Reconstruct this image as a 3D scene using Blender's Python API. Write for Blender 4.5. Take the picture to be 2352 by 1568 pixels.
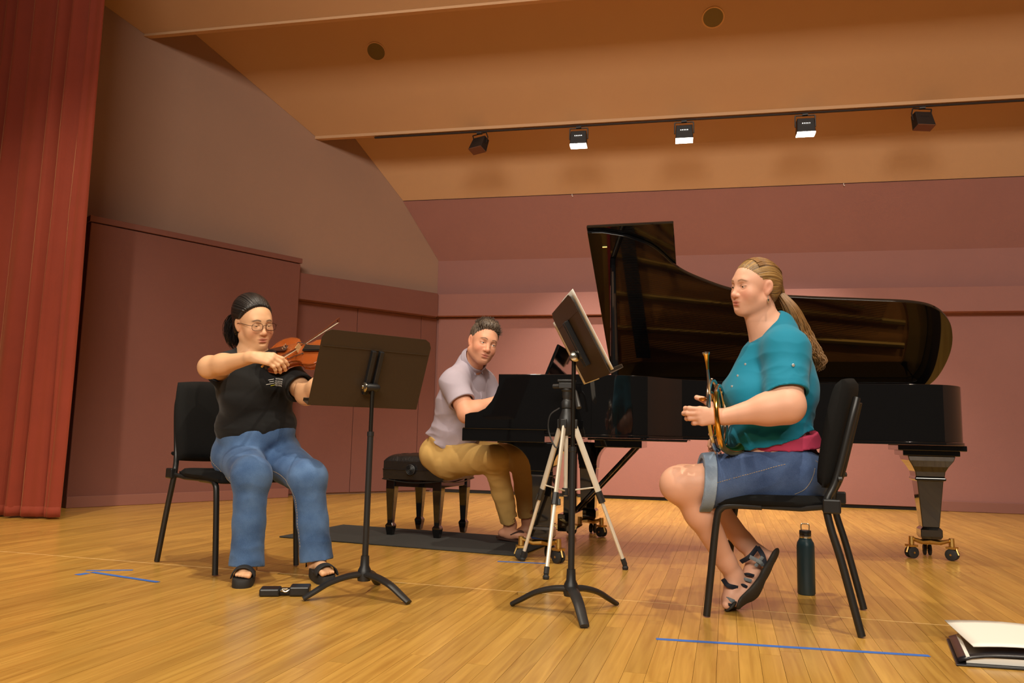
import bpy, bmesh, math, random
import numpy as np
from mathutils import Vector, Matrix

for o in list(bpy.data.objects):
    bpy.data.objects.remove(o, do_unlink=True)
scene = bpy.context.scene
COL = scene.collection
R = math.radians

# ------------------------------------------------------------------ camera
# world: metres, +Y runs upstage along the floor boards, +X along the back wall, z=0 stage floor
IMG_W, IMG_H = 2352, 1568
FPX = 1780.0
PITCH, ROLL, YAW, CAM_Z = R(6.86), R(1.3), R(15.5), 0.66
c_f = np.array([-math.sin(YAW)*math.cos(PITCH), math.cos(YAW)*math.cos(PITCH), math.sin(PITCH)])
c_r0 = np.array([math.cos(YAW), math.sin(YAW), 0.0])
c_u0 = np.cross(c_r0, c_f)
c_r = c_r0*math.cos(ROLL) + c_u0*math.sin(ROLL)
c_u = -c_r0*math.sin(ROLL) + c_u0*math.cos(ROLL)
cam_d = bpy.data.cameras.new('camera')
cam_d.sensor_width = 36.0
cam_d.lens = 36.0*FPX/IMG_W
cam_d.clip_start = 0.05
cam = bpy.data.objects.new('camera', cam_d)
cam.matrix_world = Matrix(((c_r[0], c_u[0], -c_f[0], 0), (c_r[1], c_u[1], -c_f[1], 0), (c_r[2], c_u[2], -c_f[2], CAM_Z), (0, 0, 0, 1)))
COL.objects.link(cam)
scene.camera = cam

# ------------------------------------------------------------------ light
vs = scene.view_settings
vs.view_transform = 'Standard'; vs.look = 'None'; vs.gamma = 1.0; vs.use_curve_mapping = False
vs.exposure = 0.0
world = bpy.data.worlds.new('world'); scene.world = world
world.use_nodes = True
world.node_tree.nodes['Background'].inputs[0].default_value = (1.0, 0.80, 0.62, 1)
world.node_tree.nodes['Background'].inputs[1].default_value = 0.05

def aim(o, target):
    d = Vector(target) - o.location
    o.rotation_euler = d.to_track_quat('-Z', 'Y').to_euler()
def spot(name, loc, target, power, size, blend, radius, color):
    l = bpy.data.lights.new(name, 'SPOT'); l.energy = power; l.spot_size = R(size); l.spot_blend = blend
    l.shadow_soft_size = radius; l.color = color
    o = bpy.data.objects.new(name, l); o.location = loc; COL.objects.link(o); aim(o, target); return o
def area(name, loc, target, power, sx, sy, color):
    l = bpy.data.lights.new(name, 'AREA'); l.energy = power; l.shape = 'RECTANGLE'; l.size = sx; l.size_y = sy; l.color = color
    o = bpy.data.objects.new(name, l); o.location = loc; COL.objects.link(o); aim(o, target); return o
WARM = (1.0, 0.88, 0.70)
# lighting bridge over the auditorium
area('house_light', (0.5, -8.0, 6.9), (-0.8, 6.0, 2.4), 1450, 11.0, 2.4, (1.0, 0.90, 0.77))
# downlights in the ceiling above the front of the stage, then an added curtain spot
spot('overhead_spot', (-2.15, 2.6, 5.5), (-1.7, 3.2, 0.0), 460, 84, 0.55, 0.05, WARM)
spot('overhead_spot', (0.70, 1.6, 5.5), (-0.3, 3.2, 0.0), 520, 84, 0.55, 0.05, WARM)
spot('overhead_spot', (2.8, 3.0, 5.4), (0.6, 3.7, 0.2), 260, 88, 0.55, 0.05, WARM)
spot('overhead_spot', (-3.3, 1.6, 5.4), (-4.5, 4.4, 0.0), 600, 54, 0.8, 0.06, WARM)  # no known fitting: added to brighten the lower curtain

# ------------------------------------------------------------------ helpers
def pix(px, py, depth):
    """point at a measured distance in front of the camera"""
    return np.array([0, 0, CAM_Z]) + depth*(c_f + c_r*(px - IMG_W/2)/FPX - c_u*(py - IMG_H/2)/FPX)
def nrm(v):
    v = np.asarray(v, float); return v/np.linalg.norm(v)
def tag(o, label=None, cat=None, group=None, kind=None):
    if label: o['label'] = label
    if cat: o['category'] = cat
    if group: o['group'] = group
    if kind: o['kind'] = kind
    return o
def empty(name, loc=(0, 0, 0), rz=0.0, label=None, cat=None, group=None, kind=None):
    o = bpy.data.objects.new(name, None); COL.objects.link(o)
    o.empty_display_size = 0.05
    o.location = loc; o.rotation_euler = (0, 0, rz)
    return tag(o, label, cat, group, kind)
def link_mesh(name, me, mat, parent=None, offset=None):
    o = bpy.data.objects.new(name, me); COL.objects.link(o)
    if mat is not None and not me.materials: me.materials.append(mat)
    if parent is not None: o.parent = parent
    if offset is not None: o.location = offset
    return o

class MB:
    """collects shapes and links them as one mesh object"""
    def __init__(s): s.v = []; s.f = []; s.m = []
    def _add(s, vs_, fs, mi=0):
        b = len(s.v); s.v += [tuple(map(float, x)) for x in vs_]; s.f += [tuple(b+i for i in f) for f in fs]; s.m += [mi]*len(fs); return s
    def box(s, c, size, rot=None, mi=0):
        hx, hy, hz = [q/2 for q in size]
        p = np.array([(x, y, z) for x in (-hx, hx) for y in (-hy, hy) for z in (-hz, hz)])
        if rot is not None: p = p @ np.array(rot).T
        p = p + np.array(c)
        return s._add(p, [(0, 1, 3, 2), (4, 6, 7, 5), (0, 4, 5, 1), (2, 3, 7, 6), (0, 2, 6, 4), (1, 5, 7, 3)], mi)
    def tube(s, pts, r, n=12, caps=True, mi=0, flat=None, closed=False):
        pts = [np.array(p, float) for p in pts]; N = len(pts)
        rs = [r]*N if np.isscalar(r) else list(r)
        t0 = nrm(pts[1]-pts[0]); a = np.array([0, 0, 1.]) if abs(t0[2]) < .9 else np.array([1., 0, 0])
        if flat is not None: a = np.array(flat[0], float)
        x = nrm(np.cross(a, t0)); vv = []
        for i in range(N):
            if closed: t = nrm(pts[(i+1) % N]-pts[i-1])
            elif i == 0: t = t0
            elif i == N-1: t = nrm(pts[i]-pts[i-1])
            else: t = nrm(nrm(pts[i+1]-pts[i])+nrm(pts[i]-pts[i-1]))
            x = x - t*np.dot(x, t); x = nrm(x); y = np.cross(t, x)
            if flat is not None:
                x = nrm(np.cross(np.array(flat[0], float), t)); y = np.cross(t, x)
            for k in range(n):
                w = 2*math.pi*(k+.5)/n
                kx, ky = (1, 1) if flat is None else (flat[1], flat[2])
                vv.append(pts[i]+rs[i]*(math.cos(w)*x*kx+math.sin(w)*y*ky))
        fs = [(i*n+k, i*n+(k+1) % n, (i+1)*n+(k+1) % n, (i+1)*n+k) for i in range(N-1) for k in range(n)]
        if closed: fs += [((N-1)*n+k, (N-1)*n+(k+1) % n, (k+1) % n, k) for k in range(n)]
        elif caps: fs += [tuple(range(n-1, -1, -1)), tuple((N-1)*n+k for k in range(n))]
        return s._add(vv, fs, mi)
    def lathe(s, prof, n=24, c=(0, 0, 0), rot=None, mi=0):
        vv = []; 
        for (r, z) in prof:
            for k in range(n):
                w = 2*math.pi*k/n; vv.append((r*math.cos(w), r*math.sin(w), z))
        p = np.array(vv)
        if rot is not None: p = p @ np.array(rot).T
        p = p + np.array(c); N = len(prof)
        fs = [(i*n+k, i*n+(k+1) % n, (i+1)*n+(k+1) % n, (i+1)*n+k) for i in range(N-1) for k in range(n)]
        if prof[0][0] > 1e-5: fs.append(tuple(range(n-1, -1, -1)))
        if prof[-1][0] > 1e-5: fs.append(tuple((N-1)*n+k for k in range(n)))
        return s._add(p, fs, mi)
    def prism(s, poly, ax, d0, d1, mi=0):
        """poly in the two other axes, extruded along axis ax from d0 to d1"""
        n = len(poly); vv = []
        for d in (d0, d1):
            for (a, b) in poly:
                q = [a, b]; q.insert(ax, d); vv.append(q)
        fs = [(k, (k+1) % n, n+(k+1) % n, n+k) for k in range(n)] + [tuple(range(n-1, -1, -1)), tuple(range(n, 2*n))]
        return s._add(vv, fs, mi)
    def hexa(s, p8, mi=0):
        return s._add(p8, [(0, 3, 2, 1), (4, 5, 6, 7), (0, 1, 5, 4), (1, 2, 6, 5), (2, 3, 7, 6), (3, 0, 4, 7)], mi)
    def grid(s, P, mi=0, thick=None):
        P = np.array(P); n, m = P.shape[:2]; vv = P.reshape(-1, 3)
        fs = [(i*m+j, i*m+j+1, (i+1)*m+j+1, (i+1)*m+j) for i in range(n-1) for j in range(m-1)]
        return s._add(vv, fs, mi)
    def quad(s, *p, mi=0): return s._add(p, [tuple(range(len(p)))], mi)
    def build(s, name, mat, parent=None, smooth=True, angle=35, bevel=0, seg=2, origin=None, offset=None, solid=0, sub=0, recalc=True):
        me = bpy.data.meshes.new(name)
        v = np.array(s.v)
        if origin is not None: v = v - np.array(origin)
        me.from_pydata([tuple(x) for x in v], [], s.f)
        mats = mat if isinstance(mat, (list, tuple)) else [mat]
        for m_ in mats: me.materials.append(m_)
        me.polygons.foreach_set('material_index', s.m)
        if recalc:
            b = bmesh.new(); b.from_mesh(me); bmesh.ops.recalc_face_normals(b, faces=b.faces); b.to_mesh(me); b.free()
        if smooth:
            me.polygons.foreach_set('use_smooth', [True]*len(me.polygons)); me.set_sharp_from_angle(angle=R(angle))
        o = bpy.data.objects.new(name, me); COL.objects.link(o)
        if parent is not None: o.parent = parent
        if offset is not None: o.location = offset
        elif origin is not None and parent is None: o.location = origin
        if solid:
            q = o.modifiers.new('solid', 'SOLIDIFY'); q.thickness = solid; q.offset = 0
        if bevel:
            q = o.modifiers.new('bevel', 'BEVEL'); q.width = bevel; q.segments = seg; q.limit_method = 'ANGLE'; q.angle_limit = R(40); q.harden_normals = False
        if sub:
            q = o.modifiers.new('sub', 'SUBSURF'); q.levels = sub; q.render_levels = sub
        return o

def smooth_path(pts, n=8):
    """Catmull-Rom through the points"""
    P = [np.array(p, float) for p in pts]; P = [2*P[0]-P[1]]+P+[2*P[-1]-P[-2]]; out = []
    for i in range(1, len(P)-2):
        for k in range(n):
            t = k/n; a, b, c, d = P[i-1], P[i], P[i+1], P[i+2]
            out.append(.5*((2*b)+(-a+c)*t+(2*a-5*b+4*c-d)*t*t+(-a+3*b-3*c+d)*t**3))
    out.append(P[-2]); return out
def frame_from(z, x):
    z = nrm(z); x = np.array(x, float); x = nrm(x-z*np.dot(x, z)); return np.array([x, np.cross(z, x), z]).T

# ------------------------------------------------------------------ materials
MATS = {}
def srgb(r, g, b): return tuple(((c/255)/12.92 if c/255 <= .04045 else ((c/255+.055)/1.055)**2.4) for c in (r, g, b))
def mat(name, col, rough=0.5, metal=0.0, spec=0.5, coat=0.0, coat_r=0.05, sheen=0.0, var=0.0, vscale=8.0, bump=0.0, bscale=200.0, emis=None, estr=0, sss=0.0, stretch=None, alpha=None, trans=0.0, ior=None, sheen_tint=None):
    if name in MATS: return MATS[name]
    m = bpy.data.materials.new(name); m.use_nodes = True; nt = m.node_tree; b = nt.nodes['Principled BSDF']
    b.inputs['Base Color'].default_value = (*col, 1); b.inputs['Roughness'].default_value = rough; b.inputs['Metallic'].default_value = metal
    b.inputs['Specular IOR Level'].default_value = spec; b.inputs['Coat Weight'].default_value = coat; b.inputs['Coat Roughness'].default_value = coat_r
    b.inputs['Sheen Weight'].default_value = sheen
    if sheen_tint: b.inputs['Sheen Tint'].default_value = (*sheen_tint, 1)
    if trans: b.inputs['Transmission Weight'].default_value = trans
    if ior: b.inputs['IOR'].default_value = ior
    if emis: b.inputs['Emission Color'].default_value = (*emis, 1); b.inputs['Emission Strength'].default_value = estr
    if sss:
        b.inputs['Subsurface Weight'].default_value = sss; b.inputs['Subsurface Radius'].default_value = (0.012, 0.005, 0.003); b.inputs['Subsurface Scale'].default_value = 1.0
    if var or bump:
        tc = nt.nodes.new('ShaderNodeTexCoord'); mp = nt.nodes.new('ShaderNodeMapping'); nt.links.new(tc.outputs['Object'], mp.inputs[0])
        if stretch: mp.inputs['Scale'].default_value = stretch
    if var:
        n = nt.nodes.new('ShaderNodeTexNoise'); n.inputs['Scale'].default_value = vscale; n.inputs['Detail'].default_value = 5; nt.links.new(mp.outputs[0], n.inputs['Vector'])
        mx = nt.nodes.new('ShaderNodeMix'); mx.data_type = 'RGBA'; mx.inputs[6].default_value = (*[c*(1-var) for c in col], 1); mx.inputs[7].default_value = (*[min(1, c*(1+var)) for c in col], 1)
        nt.links.new(n.outputs['Fac'], mx.inputs[0]); nt.links.new(mx.outputs[2], b.inputs['Base Color'])
    if bump:
        n2 = nt.nodes.new('ShaderNodeTexNoise'); n2.inputs['Scale'].default_value = bscale; n2.inputs['Detail'].default_value = 3; nt.links.new(mp.outputs[0], n2.inputs['Vector'])
        bp = nt.nodes.new('ShaderNodeBump'); bp.inputs['Strength'].default_value = bump; bp.inputs['Distance'].default_value = 0.004
        nt.links.new(n2.outputs['Fac'], bp.inputs['Height']); nt.links.new(bp.outputs[0], b.inputs['Normal'])
    MATS[name] = m; return m
def attr_mat(name, attr, rough=0.5, sss=0.0, spec=0.5, bump=0.0, bscale=60, sheen=0.0, coat=0.0, var=0.0):
    """base colour comes from a colour attribute on the mesh"""
    m = mat(name, (.5, .5, .5), rough, spec=spec, sss=sss, bump=bump, bscale=bscale, sheen=sheen, coat=coat)
    nt = m.node_tree; b = nt.nodes['Principled BSDF']
    a = nt.nodes.new('ShaderNodeAttribute'); a.attribute_name = attr
    nt.links.new(a.outputs['Color'], b.inputs['Base Color'])
    return m
# ------------------------------------------------------------------ the stage shell
M_rose = mat('rose_wall_paint', srgb(157, 107, 98), 0.75, var=0.05, vscale=3, bump=0.25, bscale=160)
M_block = mat('maroon_wall_fabric', srgb(124, 78, 68), 0.8, var=0.06, vscale=3, bump=0.35, bscale=220)
M_upper = mat('taupe_wall_plaster', srgb(162, 128, 108), 0.8, var=0.05, vscale=2, bump=0.2, bscale=120)
M_ceil = mat('tan_ceiling_paint', srgb(204, 160, 118), 0.7, var=0.04, vscale=1.5, bump=0.15, bscale=90)
M_dark = mat('dark_gap', (0.01, 0.008, 0.007), 0.8)
M_base = mat('rose_baseboard', srgb(140, 92, 80), 0.6)

BA = R(3.9); nb = np.array([-math.sin(BA), math.cos(BA), 0]); tb = np.array([math.cos(BA), math.sin(BA), 0])
LA = R(53); tl = np.array([math.cos(LA), math.sin(LA), 0]); nl = np.array([math.sin(LA), -math.cos(LA), 0])   # along the left wall, into the room
CORNER = np.array([-3.251, 8.398, 0.0])
def bpt(s, t, z): return nb*s + tb*t + np.array([0, 0, z])
def lpt(t, off, z): return CORNER + tl*t + nl*off + np.array([0, 0, z])
def t_on_left(s):          # where a line parallel to the back wall at distance s meets the left wall
    p = nb*s - CORNER; return -np.dot(p, nl)/np.dot(tb, nl)
RIGHT_T = 4.4
# back wall
m = MB(); t0 = t_on_left(8.6)
m.hexa([bpt(8.6, t0, -.05), bpt(8.6, RIGHT_T, -.05), bpt(8.75, RIGHT_T, -.05), bpt(8.75, t0-.1, -.05), bpt(8.6, t0, 2.9), bpt(8.6, RIGHT_T, 2.9), bpt(8.75, RIGHT_T, 2.9), bpt(8.75, t0-.1, 2.9)])
tag(m.build('wall_back', M_rose, smooth=False), kind='structure')
# left wall: tall taupe plaster
m = MB()
m.hexa([lpt(-6.5, 0, -.05), lpt(0, 0, -.05), lpt(0.06, -.15, -.05), lpt(-6.5, -.15, -.05), lpt(-6.5, 0, 6.6), lpt(0, 0, 6.6), lpt(0.06, -.15, 6.6), lpt(-6.5, -.15, 6.6)])
tag(m.build('wall_left', M_upper, smooth=False), kind='structure')
# right wall, outside the photograph: closes the shell
rb = bpt(8.6, RIGHT_T, 0); rt = np.array([math.cos(R(118)), math.sin(R(118)), 0])
m = MB(); q0 = rb; q1 = rb - rt*6.5; off = np.array([rt[1], -rt[0], 0])*.15
m.hexa([q0-[0, 0, .05], q1-[0, 0, .05], q1+off-[0, 0, .05], q0+off-[0, 0, .05], q0+[0, 0, 6.6], q1+[0, 0, 6.6], q1+off+[0, 0, 6.6], q0+off+[0, 0, 6.6]])
tag(m.build('wall_right', M_upper, smooth=False), kind='structure')
# unseen wall, added to keep house light off the curtain
m = MB(); m.box((-5.4, 1.05, 3.3), (4.0, .2, 6.6)); tag(m.build('wall_light_block', M_upper, smooth=False), kind='structure')
# ledges (box trims at door-head height)
m = MB(); a = .12
tb0 = t_on_left(8.6-a)
m.hexa([bpt(8.6-a, tb0+.12, 2.0), bpt(8.6-a, RIGHT_T-.1, 2.0), bpt(8.6, RIGHT_T-.02, 2.0), bpt(8.6, t0+.05, 2.0), bpt(8.6-a, tb0+.12, 2.255), bpt(8.6-a, RIGHT_T-.1, 2.255), bpt(8.6, RIGHT_T-.02, 2.255), bpt(8.6, t0+.05, 2.255)])
tag(m.build('trim_1', M_rose, smooth=False, bevel=.004), kind='structure')
m = MB(); e = (bpt(8.6-a, tb0+.115, 0)-CORNER); te = np.dot(e, tl)
m.hexa([lpt(-1.95, .15, 1.985), lpt(te-.0, .15, 1.985), lpt(te+.06, .002, 1.985), lpt(-1.95, .002, 1.985), lpt(-1.95, .15, 2.255), lpt(te, .15, 2.255), lpt(te+.06, .002, 2.255), lpt(-1.95, .002, 2.255)])
tag(m.build('trim_2', M_block, smooth=False, bevel=.004), kind='structure')
# tall leaves under the left ledge, and the broad sliding leaf on the back wall
LEAF = [(-1.80, -1.022), (-1.018, -.222), (-.218, -.012)]
for i, (u0, u1) in enumerate(LEAF):
    m = MB(); g = .0005
    m.hexa([lpt(u0+g, .03, .02), lpt(u1-g, .03, .02), lpt(u1-g, .002, .02), lpt(u0+g, .002, .02), lpt(u0+g, .03, 1.983), lpt(u1-g, .03, 1.983), lpt(u1-g, .002, 1.983), lpt(u0+g, .002, 1.983)])
    tag(m.build('door_%d' % (i+1), M_block, smooth=False, bevel=.003), kind='structure')
for i, (u0, u1) in enumerate([(t0+.035, -.905), (-.895, 2.45)]):
    m = MB(); d = .02 if i == 0 else .045
    m.hexa([bpt(8.6-d, u0, .035), bpt(8.6-d, u1, .035), bpt(8.598, u1, .035), bpt(8.598, u0, .035), bpt(8.6-d, u0, 1.99), bpt(8.6-d, u1, 1.99), bpt(8.598, u1, 1.99), bpt(8.598, u0, 1.99)])
    tag(m.build('door_%d' % (i+4), M_rose, smooth=False, bevel=.003), kind='structure')
m = MB(); m.hexa([bpt(8.585, t0+.06, .001), bpt(8.585, 2.45, .001), bpt(8.597, 2.45, .001), bpt(8.597, t0+.06, .001), bpt(8.585, t0+.06, .034), bpt(8.585, 2.45, .034), bpt(8.597, 2.45, .034), bpt(8.597, t0+.06, .034)])
tag(m.build('gap_shade', M_dark, smooth=False), kind='structure')  # near-black strip: shade of the gap under the leaves, put into the colour
m = MB(); m.hexa([bpt(8.58, 2.46, .001), bpt(8.58, RIGHT_T-.02, .001), bpt(8.598, RIGHT_T-.01, .001), bpt(8.598, 2.46, .001), bpt(8.58, 2.46, .1), bpt(8.58, RIGHT_T-.02, .1), bpt(8.598, RIGHT_T-.01, .1), bpt(8.598, 2.46, .1)])
tag(m.build('baseboard_back', M_base, smooth=False, bevel=.004), kind='structure')
# the wall block that stands proud of the left wall, with its cap strip
blk = tag(empty('wall_side', (-5.07, 5.115, 0)), kind='structure'); bo = np.array([-5.07, 5.115, 0])
n2 = np.array([-math.sin(R(62.7)), math.cos(R(62.7)), 0]); A = np.array([-5.07, 5.115, 0]); B = np.array([-4.158, 6.882, 0])
A2 = A + n2*.36; B2 = B + n2*.13; Z = np.array([0, 0, 1.])
m = MB(); m.hexa([A, B, B2, A2, A+Z*2.335, B+Z*2.335, B2+Z*2.335, A2+Z*2.335]); m.build('panel', M_block, blk, smooth=False, bevel=.006, origin=bo, offset=(0, 0, 0))
da = nrm(B-A); A_, B_ = A-n2*.012-da*.012, B-n2*.012+da*.012
m = MB(); m.hexa([A_+Z*2.342, B_+Z*2.342, B2+Z*2.342, A2+Z*2.342, A_+Z*2.392, B_+Z*2.392, B2+Z*2.392, A2+Z*2.392]); m.build('cap_strip', M_block, blk, smooth=False, bevel=.003, origin=bo, offset=(0, 0, 0))
A_, B_ = A-n2*.01, B-n2*.01
m = MB(); m.hexa([A_+Z*.001, B_+Z*.001, B+n2*.02+Z*.001, A+n2*.02+Z*.001, A_+Z*.09, B_+Z*.09, B+n2*.02+Z*.09, A+n2*.02+Z*.09]); tag(m.build('baseboard_left', M_base, smooth=False, bevel=.003), kind='structure')
# ceiling: four tilted reflector panels stepping down to the back wall
ceil = tag(empty('ceiling', (0, 5, 4)), kind='structure'); co = np.array([0, 5, 4.])
def cpanel(name, s0, z0, s1, z1, th=.07, mt=M_ceil):
    m = MB(); d = nrm([s1-s0, z1-z0]); ns, nz = -d[1]*th, d[0]*th
    P = [bpt(s0, t_on_left(s0)+.004, z0), bpt(s0, RIGHT_T+1.2, z0), bpt(s1, RIGHT_T+1.2, z1), bpt(s1, t_on_left(s1)+.004, z1)]
    Q = [bpt(s0+ns, t_on_left(s0+ns)+.004, z0+nz), bpt(s0+ns, RIGHT_T+1.2, z0+nz), bpt(s1, RIGHT_T+1.2, z1+th/max(.3, d[0])), bpt(s1, t_on_left(s1)+.004, z1+th/max(.3, d[0]))]
    m.hexa(P+Q); return m.build(name, mt, ceil, smooth=False, origin=co, offset=(0, 0, 0))
cpanel('ceiling_panel', 1.2, 7.19, 6.12, 4.31)
cpanel('riser', 6.121, 4.311, 6.13, 4.72, .05)
cpanel('ceiling_panel', 6.14, 4.69, 7.434, 3.752)
cpanel('riser', 7.4345, 3.753, 7.444, 4.26, .05)
cpanel('ceiling_panel', 7.455, 4.22, 8.215, 3.30)
cpanel('ceiling_panel', 8.217, 3.292, 8.6, 2.672, .06, M_rose)
# small hooks along the lowest ceiling edge
M_white = mat('white_paper', srgb(238, 234, 224), 0.6)
for q in (-1.05, 1.75):
    b = bpt(8.212, q, 3.30); m = MB()
    m.tube([b-Z*.002, b-Z*.022, b-Z*.03+tb*.006, b-Z*.024+tb*.011], .0035, 6)
    tag(m.build('ceiling_hook', M_white, origin=b), 'tiny white hook under the lowest ceiling edge, ' + ('above the raised piano lid' if q < 0 else 'towards the right end'), 'hook', 'hooks under the ceiling edge')

# ------------------------------------------------------------------ floor of narrow oak strips
def wood_floor_mat():
    m = bpy.data.materials.new('oak_strip_floor'); m.use_nodes = True; nt = m.node_tree; N = nt.nodes; L = nt.links; b = N['Principled BSDF']
    geo = N.new('ShaderNodeNewGeometry'); at = N.new('ShaderNodeAttribute'); at.attribute_name = 'tone'
    mp = N.new('ShaderNodeMapping'); mp.inputs['Scale'].default_value = (22, 1.1, 1); L.new(geo.outputs['Position'], mp.inputs[0])
    ofs = N.new('ShaderNodeVectorMath'); ofs.operation = 'ADD'
    sc = N.new('ShaderNodeVectorMath'); sc.operation = 'SCALE'; sc.inputs['Scale'].default_value = 37.0
    L.new(at.outputs['Color'], sc.inputs[0]); L.new(mp.outputs[0], ofs.inputs[0]); L.new(sc.outputs[0], ofs.inputs[1])
    n1 = N.new('ShaderNodeTexNoise'); n1.inputs['Scale'].default_value = 2.2; n1.inputs['Detail'].default_value = 6; n1.inputs['Distortion'].default_value = 0.6; L.new(ofs.outputs[0], n1.inputs['Vector'])
    cr = N.new('ShaderNodeValToRGB'); e = cr.color_ramp.elements
    e[0].position = .25; e[0].color = (*srgb(174, 126, 52), 1); e[1].position = .75; e[1].color = (*srgb(212, 166, 80), 1); L.new(n1.outputs['Fac'], cr.inputs[0])
    sp = N.new('ShaderNodeSeparateColor'); L.new(at.outputs['Color'], sp.inputs[0])
    mr = N.new('ShaderNodeMapRange'); mr.inputs['To Min'].default_value = .86; mr.inputs['To Max'].default_value = 1.08; L.new(sp.outputs[0], mr.inputs[0])
    mu = N.new('ShaderNodeMix'); mu.data_type = 'RGBA'; mu.blend_type = 'MULTIPLY'; mu.inputs[0].default_value = 1
    L.new(cr.outputs[0], mu.inputs[6]); L.new(mr.outputs[0], mu.inputs[7]); L.new(mu.outputs[2], b.inputs['Base Color'])
    n2_ = N.new('ShaderNodeTexNoise'); n2_.inputs['Scale'].default_value = 1.3; n2_.inputs['Detail'].default_value = 4; L.new(geo.outputs['Position'], n2_.inputs['Vector'])
    mr2 = N.new('ShaderNodeMapRange'); mr2.inputs['To Min'].default_value = .22; mr2.inputs['To Max'].default_value = .36; L.new(n2_.outputs['Fac'], mr2.inputs[0]); L.new(mr2.outputs[0], b.inputs['Roughness'])
    bp = N.new('ShaderNodeBump'); bp.inputs['Strength'].default_value = .08; bp.inputs['Distance'].default_value = .002; L.new(n1.outputs['Fac'], bp.inputs['Height']); L.new(bp.outputs[0], b.inputs['Normal'])
    b.inputs['Specular IOR Level'].default_value = .5; b.inputs['Coat Weight'].default_value = .35; b.inputs['Coat Roughness'].default_value = .22
    return m
M_floor = wood_floor_mat()
M_sub = mat('dark_subfloor', srgb(70, 42, 20), 0.7)
floor = empty('floor', (0, 0, 0)); floor['kind'] = 'structure'
m = MB(); m.box((-.5, 4.0, -.045), (15, 13.6, .05)); m.build('subfloor', M_sub, floor, smooth=False)
rng = random.Random(7)
PW = 0.0635
def in_room(x, y):
    p = np.array([x, y, 0]); return np.dot(p, nb) < 8.62 and np.dot(p-CORNER, nl) > -.04
def area_px(x0, x1, y0, y1):
    tot = 0; q = []
    for (x, y) in ((x0, y0), (x1, y0), (x1, y1), (x0, y1)):
        v = np.array([x, y, 0])-np.array([0, 0, CAM_Z]); d = v@c_f
        if d < .3: return 0
        q.append((IMG_W/2+FPX*(v@c_r)/d, IMG_H/2-FPX*(v@c_u)/d))
    q = [(min(max(a, 0), IMG_W), min(max(b_, 0), IMG_H)) for a, b_ in q]
    return abs(sum(q[i][0]*q[(i+1) % 4][1]-q[(i+1) % 4][0]*q[i][1] for i in range(4)))/2
strips = []
x = -7.4
SEAM_Y = 3.28
while x < 5.6:
    y = 1.2 - rng.random()*1.2
    while y < 9.4:
        ln = rng.uniform(.45, 1.9)
        y1 = y+ln
        if y < SEAM_Y < y1: y1 = SEAM_Y
        ya, yb = max(y, 1.2), y1
        # shorten against the walls
        while yb-ya > .05 and not (in_room(x+PW/2, yb)): yb -= .05
        if yb-ya > .06 and in_room(x+PW/2, ya): strips.append((x, x+PW, ya, yb, rng.random(), area_px(x, x+PW, ya, yb)))
        y = y1
    x += PW
strips.sort(key=lambda s: -s[5])
G = .0005
def set_tone(me, tones):
    a = me.attributes.new('tone', 'FLOAT_COLOR', 'POINT'); a.data.foreach_set('color', np.array(tones, dtype=np.float32).ravel())
unit = []
for k in range(24):
    me = bpy.data.meshes.new('floor_board')
    p = [(x_, y_, z_) for x_ in (0, 1) for y_ in (0, 1) for z_ in (0, 1)]
    me.from_pydata(p, [], [(0, 1, 3, 2), (4, 6, 7, 5), (0, 4, 5, 1), (2, 3, 7, 6), (0, 2, 6, 4), (1, 5, 7, 3)])
    w = rng.random(); set_tone(me, [(w, rng.random(), rng.random(), 1)]*8); me.materials.append(M_floor); unit.append(me)
for i, (x0, x1, y0, y1, w, a_) in enumerate(strips[:300]):
    o = bpy.data.objects.new('floor_board', unit[int(w*24) % 24]); COL.objects.link(o); o.parent = floor
    o.location = (x0+G, y0+G, -.02); o.scale = (PW-2*G, y1-y0-2*G, .02-.0004*rng.random())
vv, ff, tt = [], [], []
for (x0, x1, y0, y1, w, a_) in strips[300:]:
    b = len(vv); z = -.0004*rng.random()
    vv += [(x0+G, y0+G, z), (x1-G, y0+G, z), (x1-G, y1-G, z), (x0+G, y1-G, z), (x0+G, y0+G, -.02), (x1-G, y0+G, -.02), (x1-G, y1-G, -.02), (x0+G, y1-G, -.02)]
    ff += [(b, b+1, b+2, b+3), (b, b+4, b+5, b+1), (b+1, b+5, b+6, b+2), (b+2, b+6, b+7, b+3), (b+3, b+7, b+4, b)]
    c3 = (w, rng.random(), rng.random(), 1); tt += [c3]*8
me = bpy.data.meshes.new('floor_boards'); me.from_pydata(vv, [], ff); set_tone(me, tt); me.materials.append(M_floor)
o = link_mesh('floor_boards', me, None, floor); o['kind'] = 'stuff'
M_seam = mat('pale_floor_seam', srgb(226, 190, 130), .5)
m = MB(); m.box((-.4, SEAM_Y, -.0002), (7.6, .003, .0012)); m.build('seam_strip', M_seam, floor, smooth=False)

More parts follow.
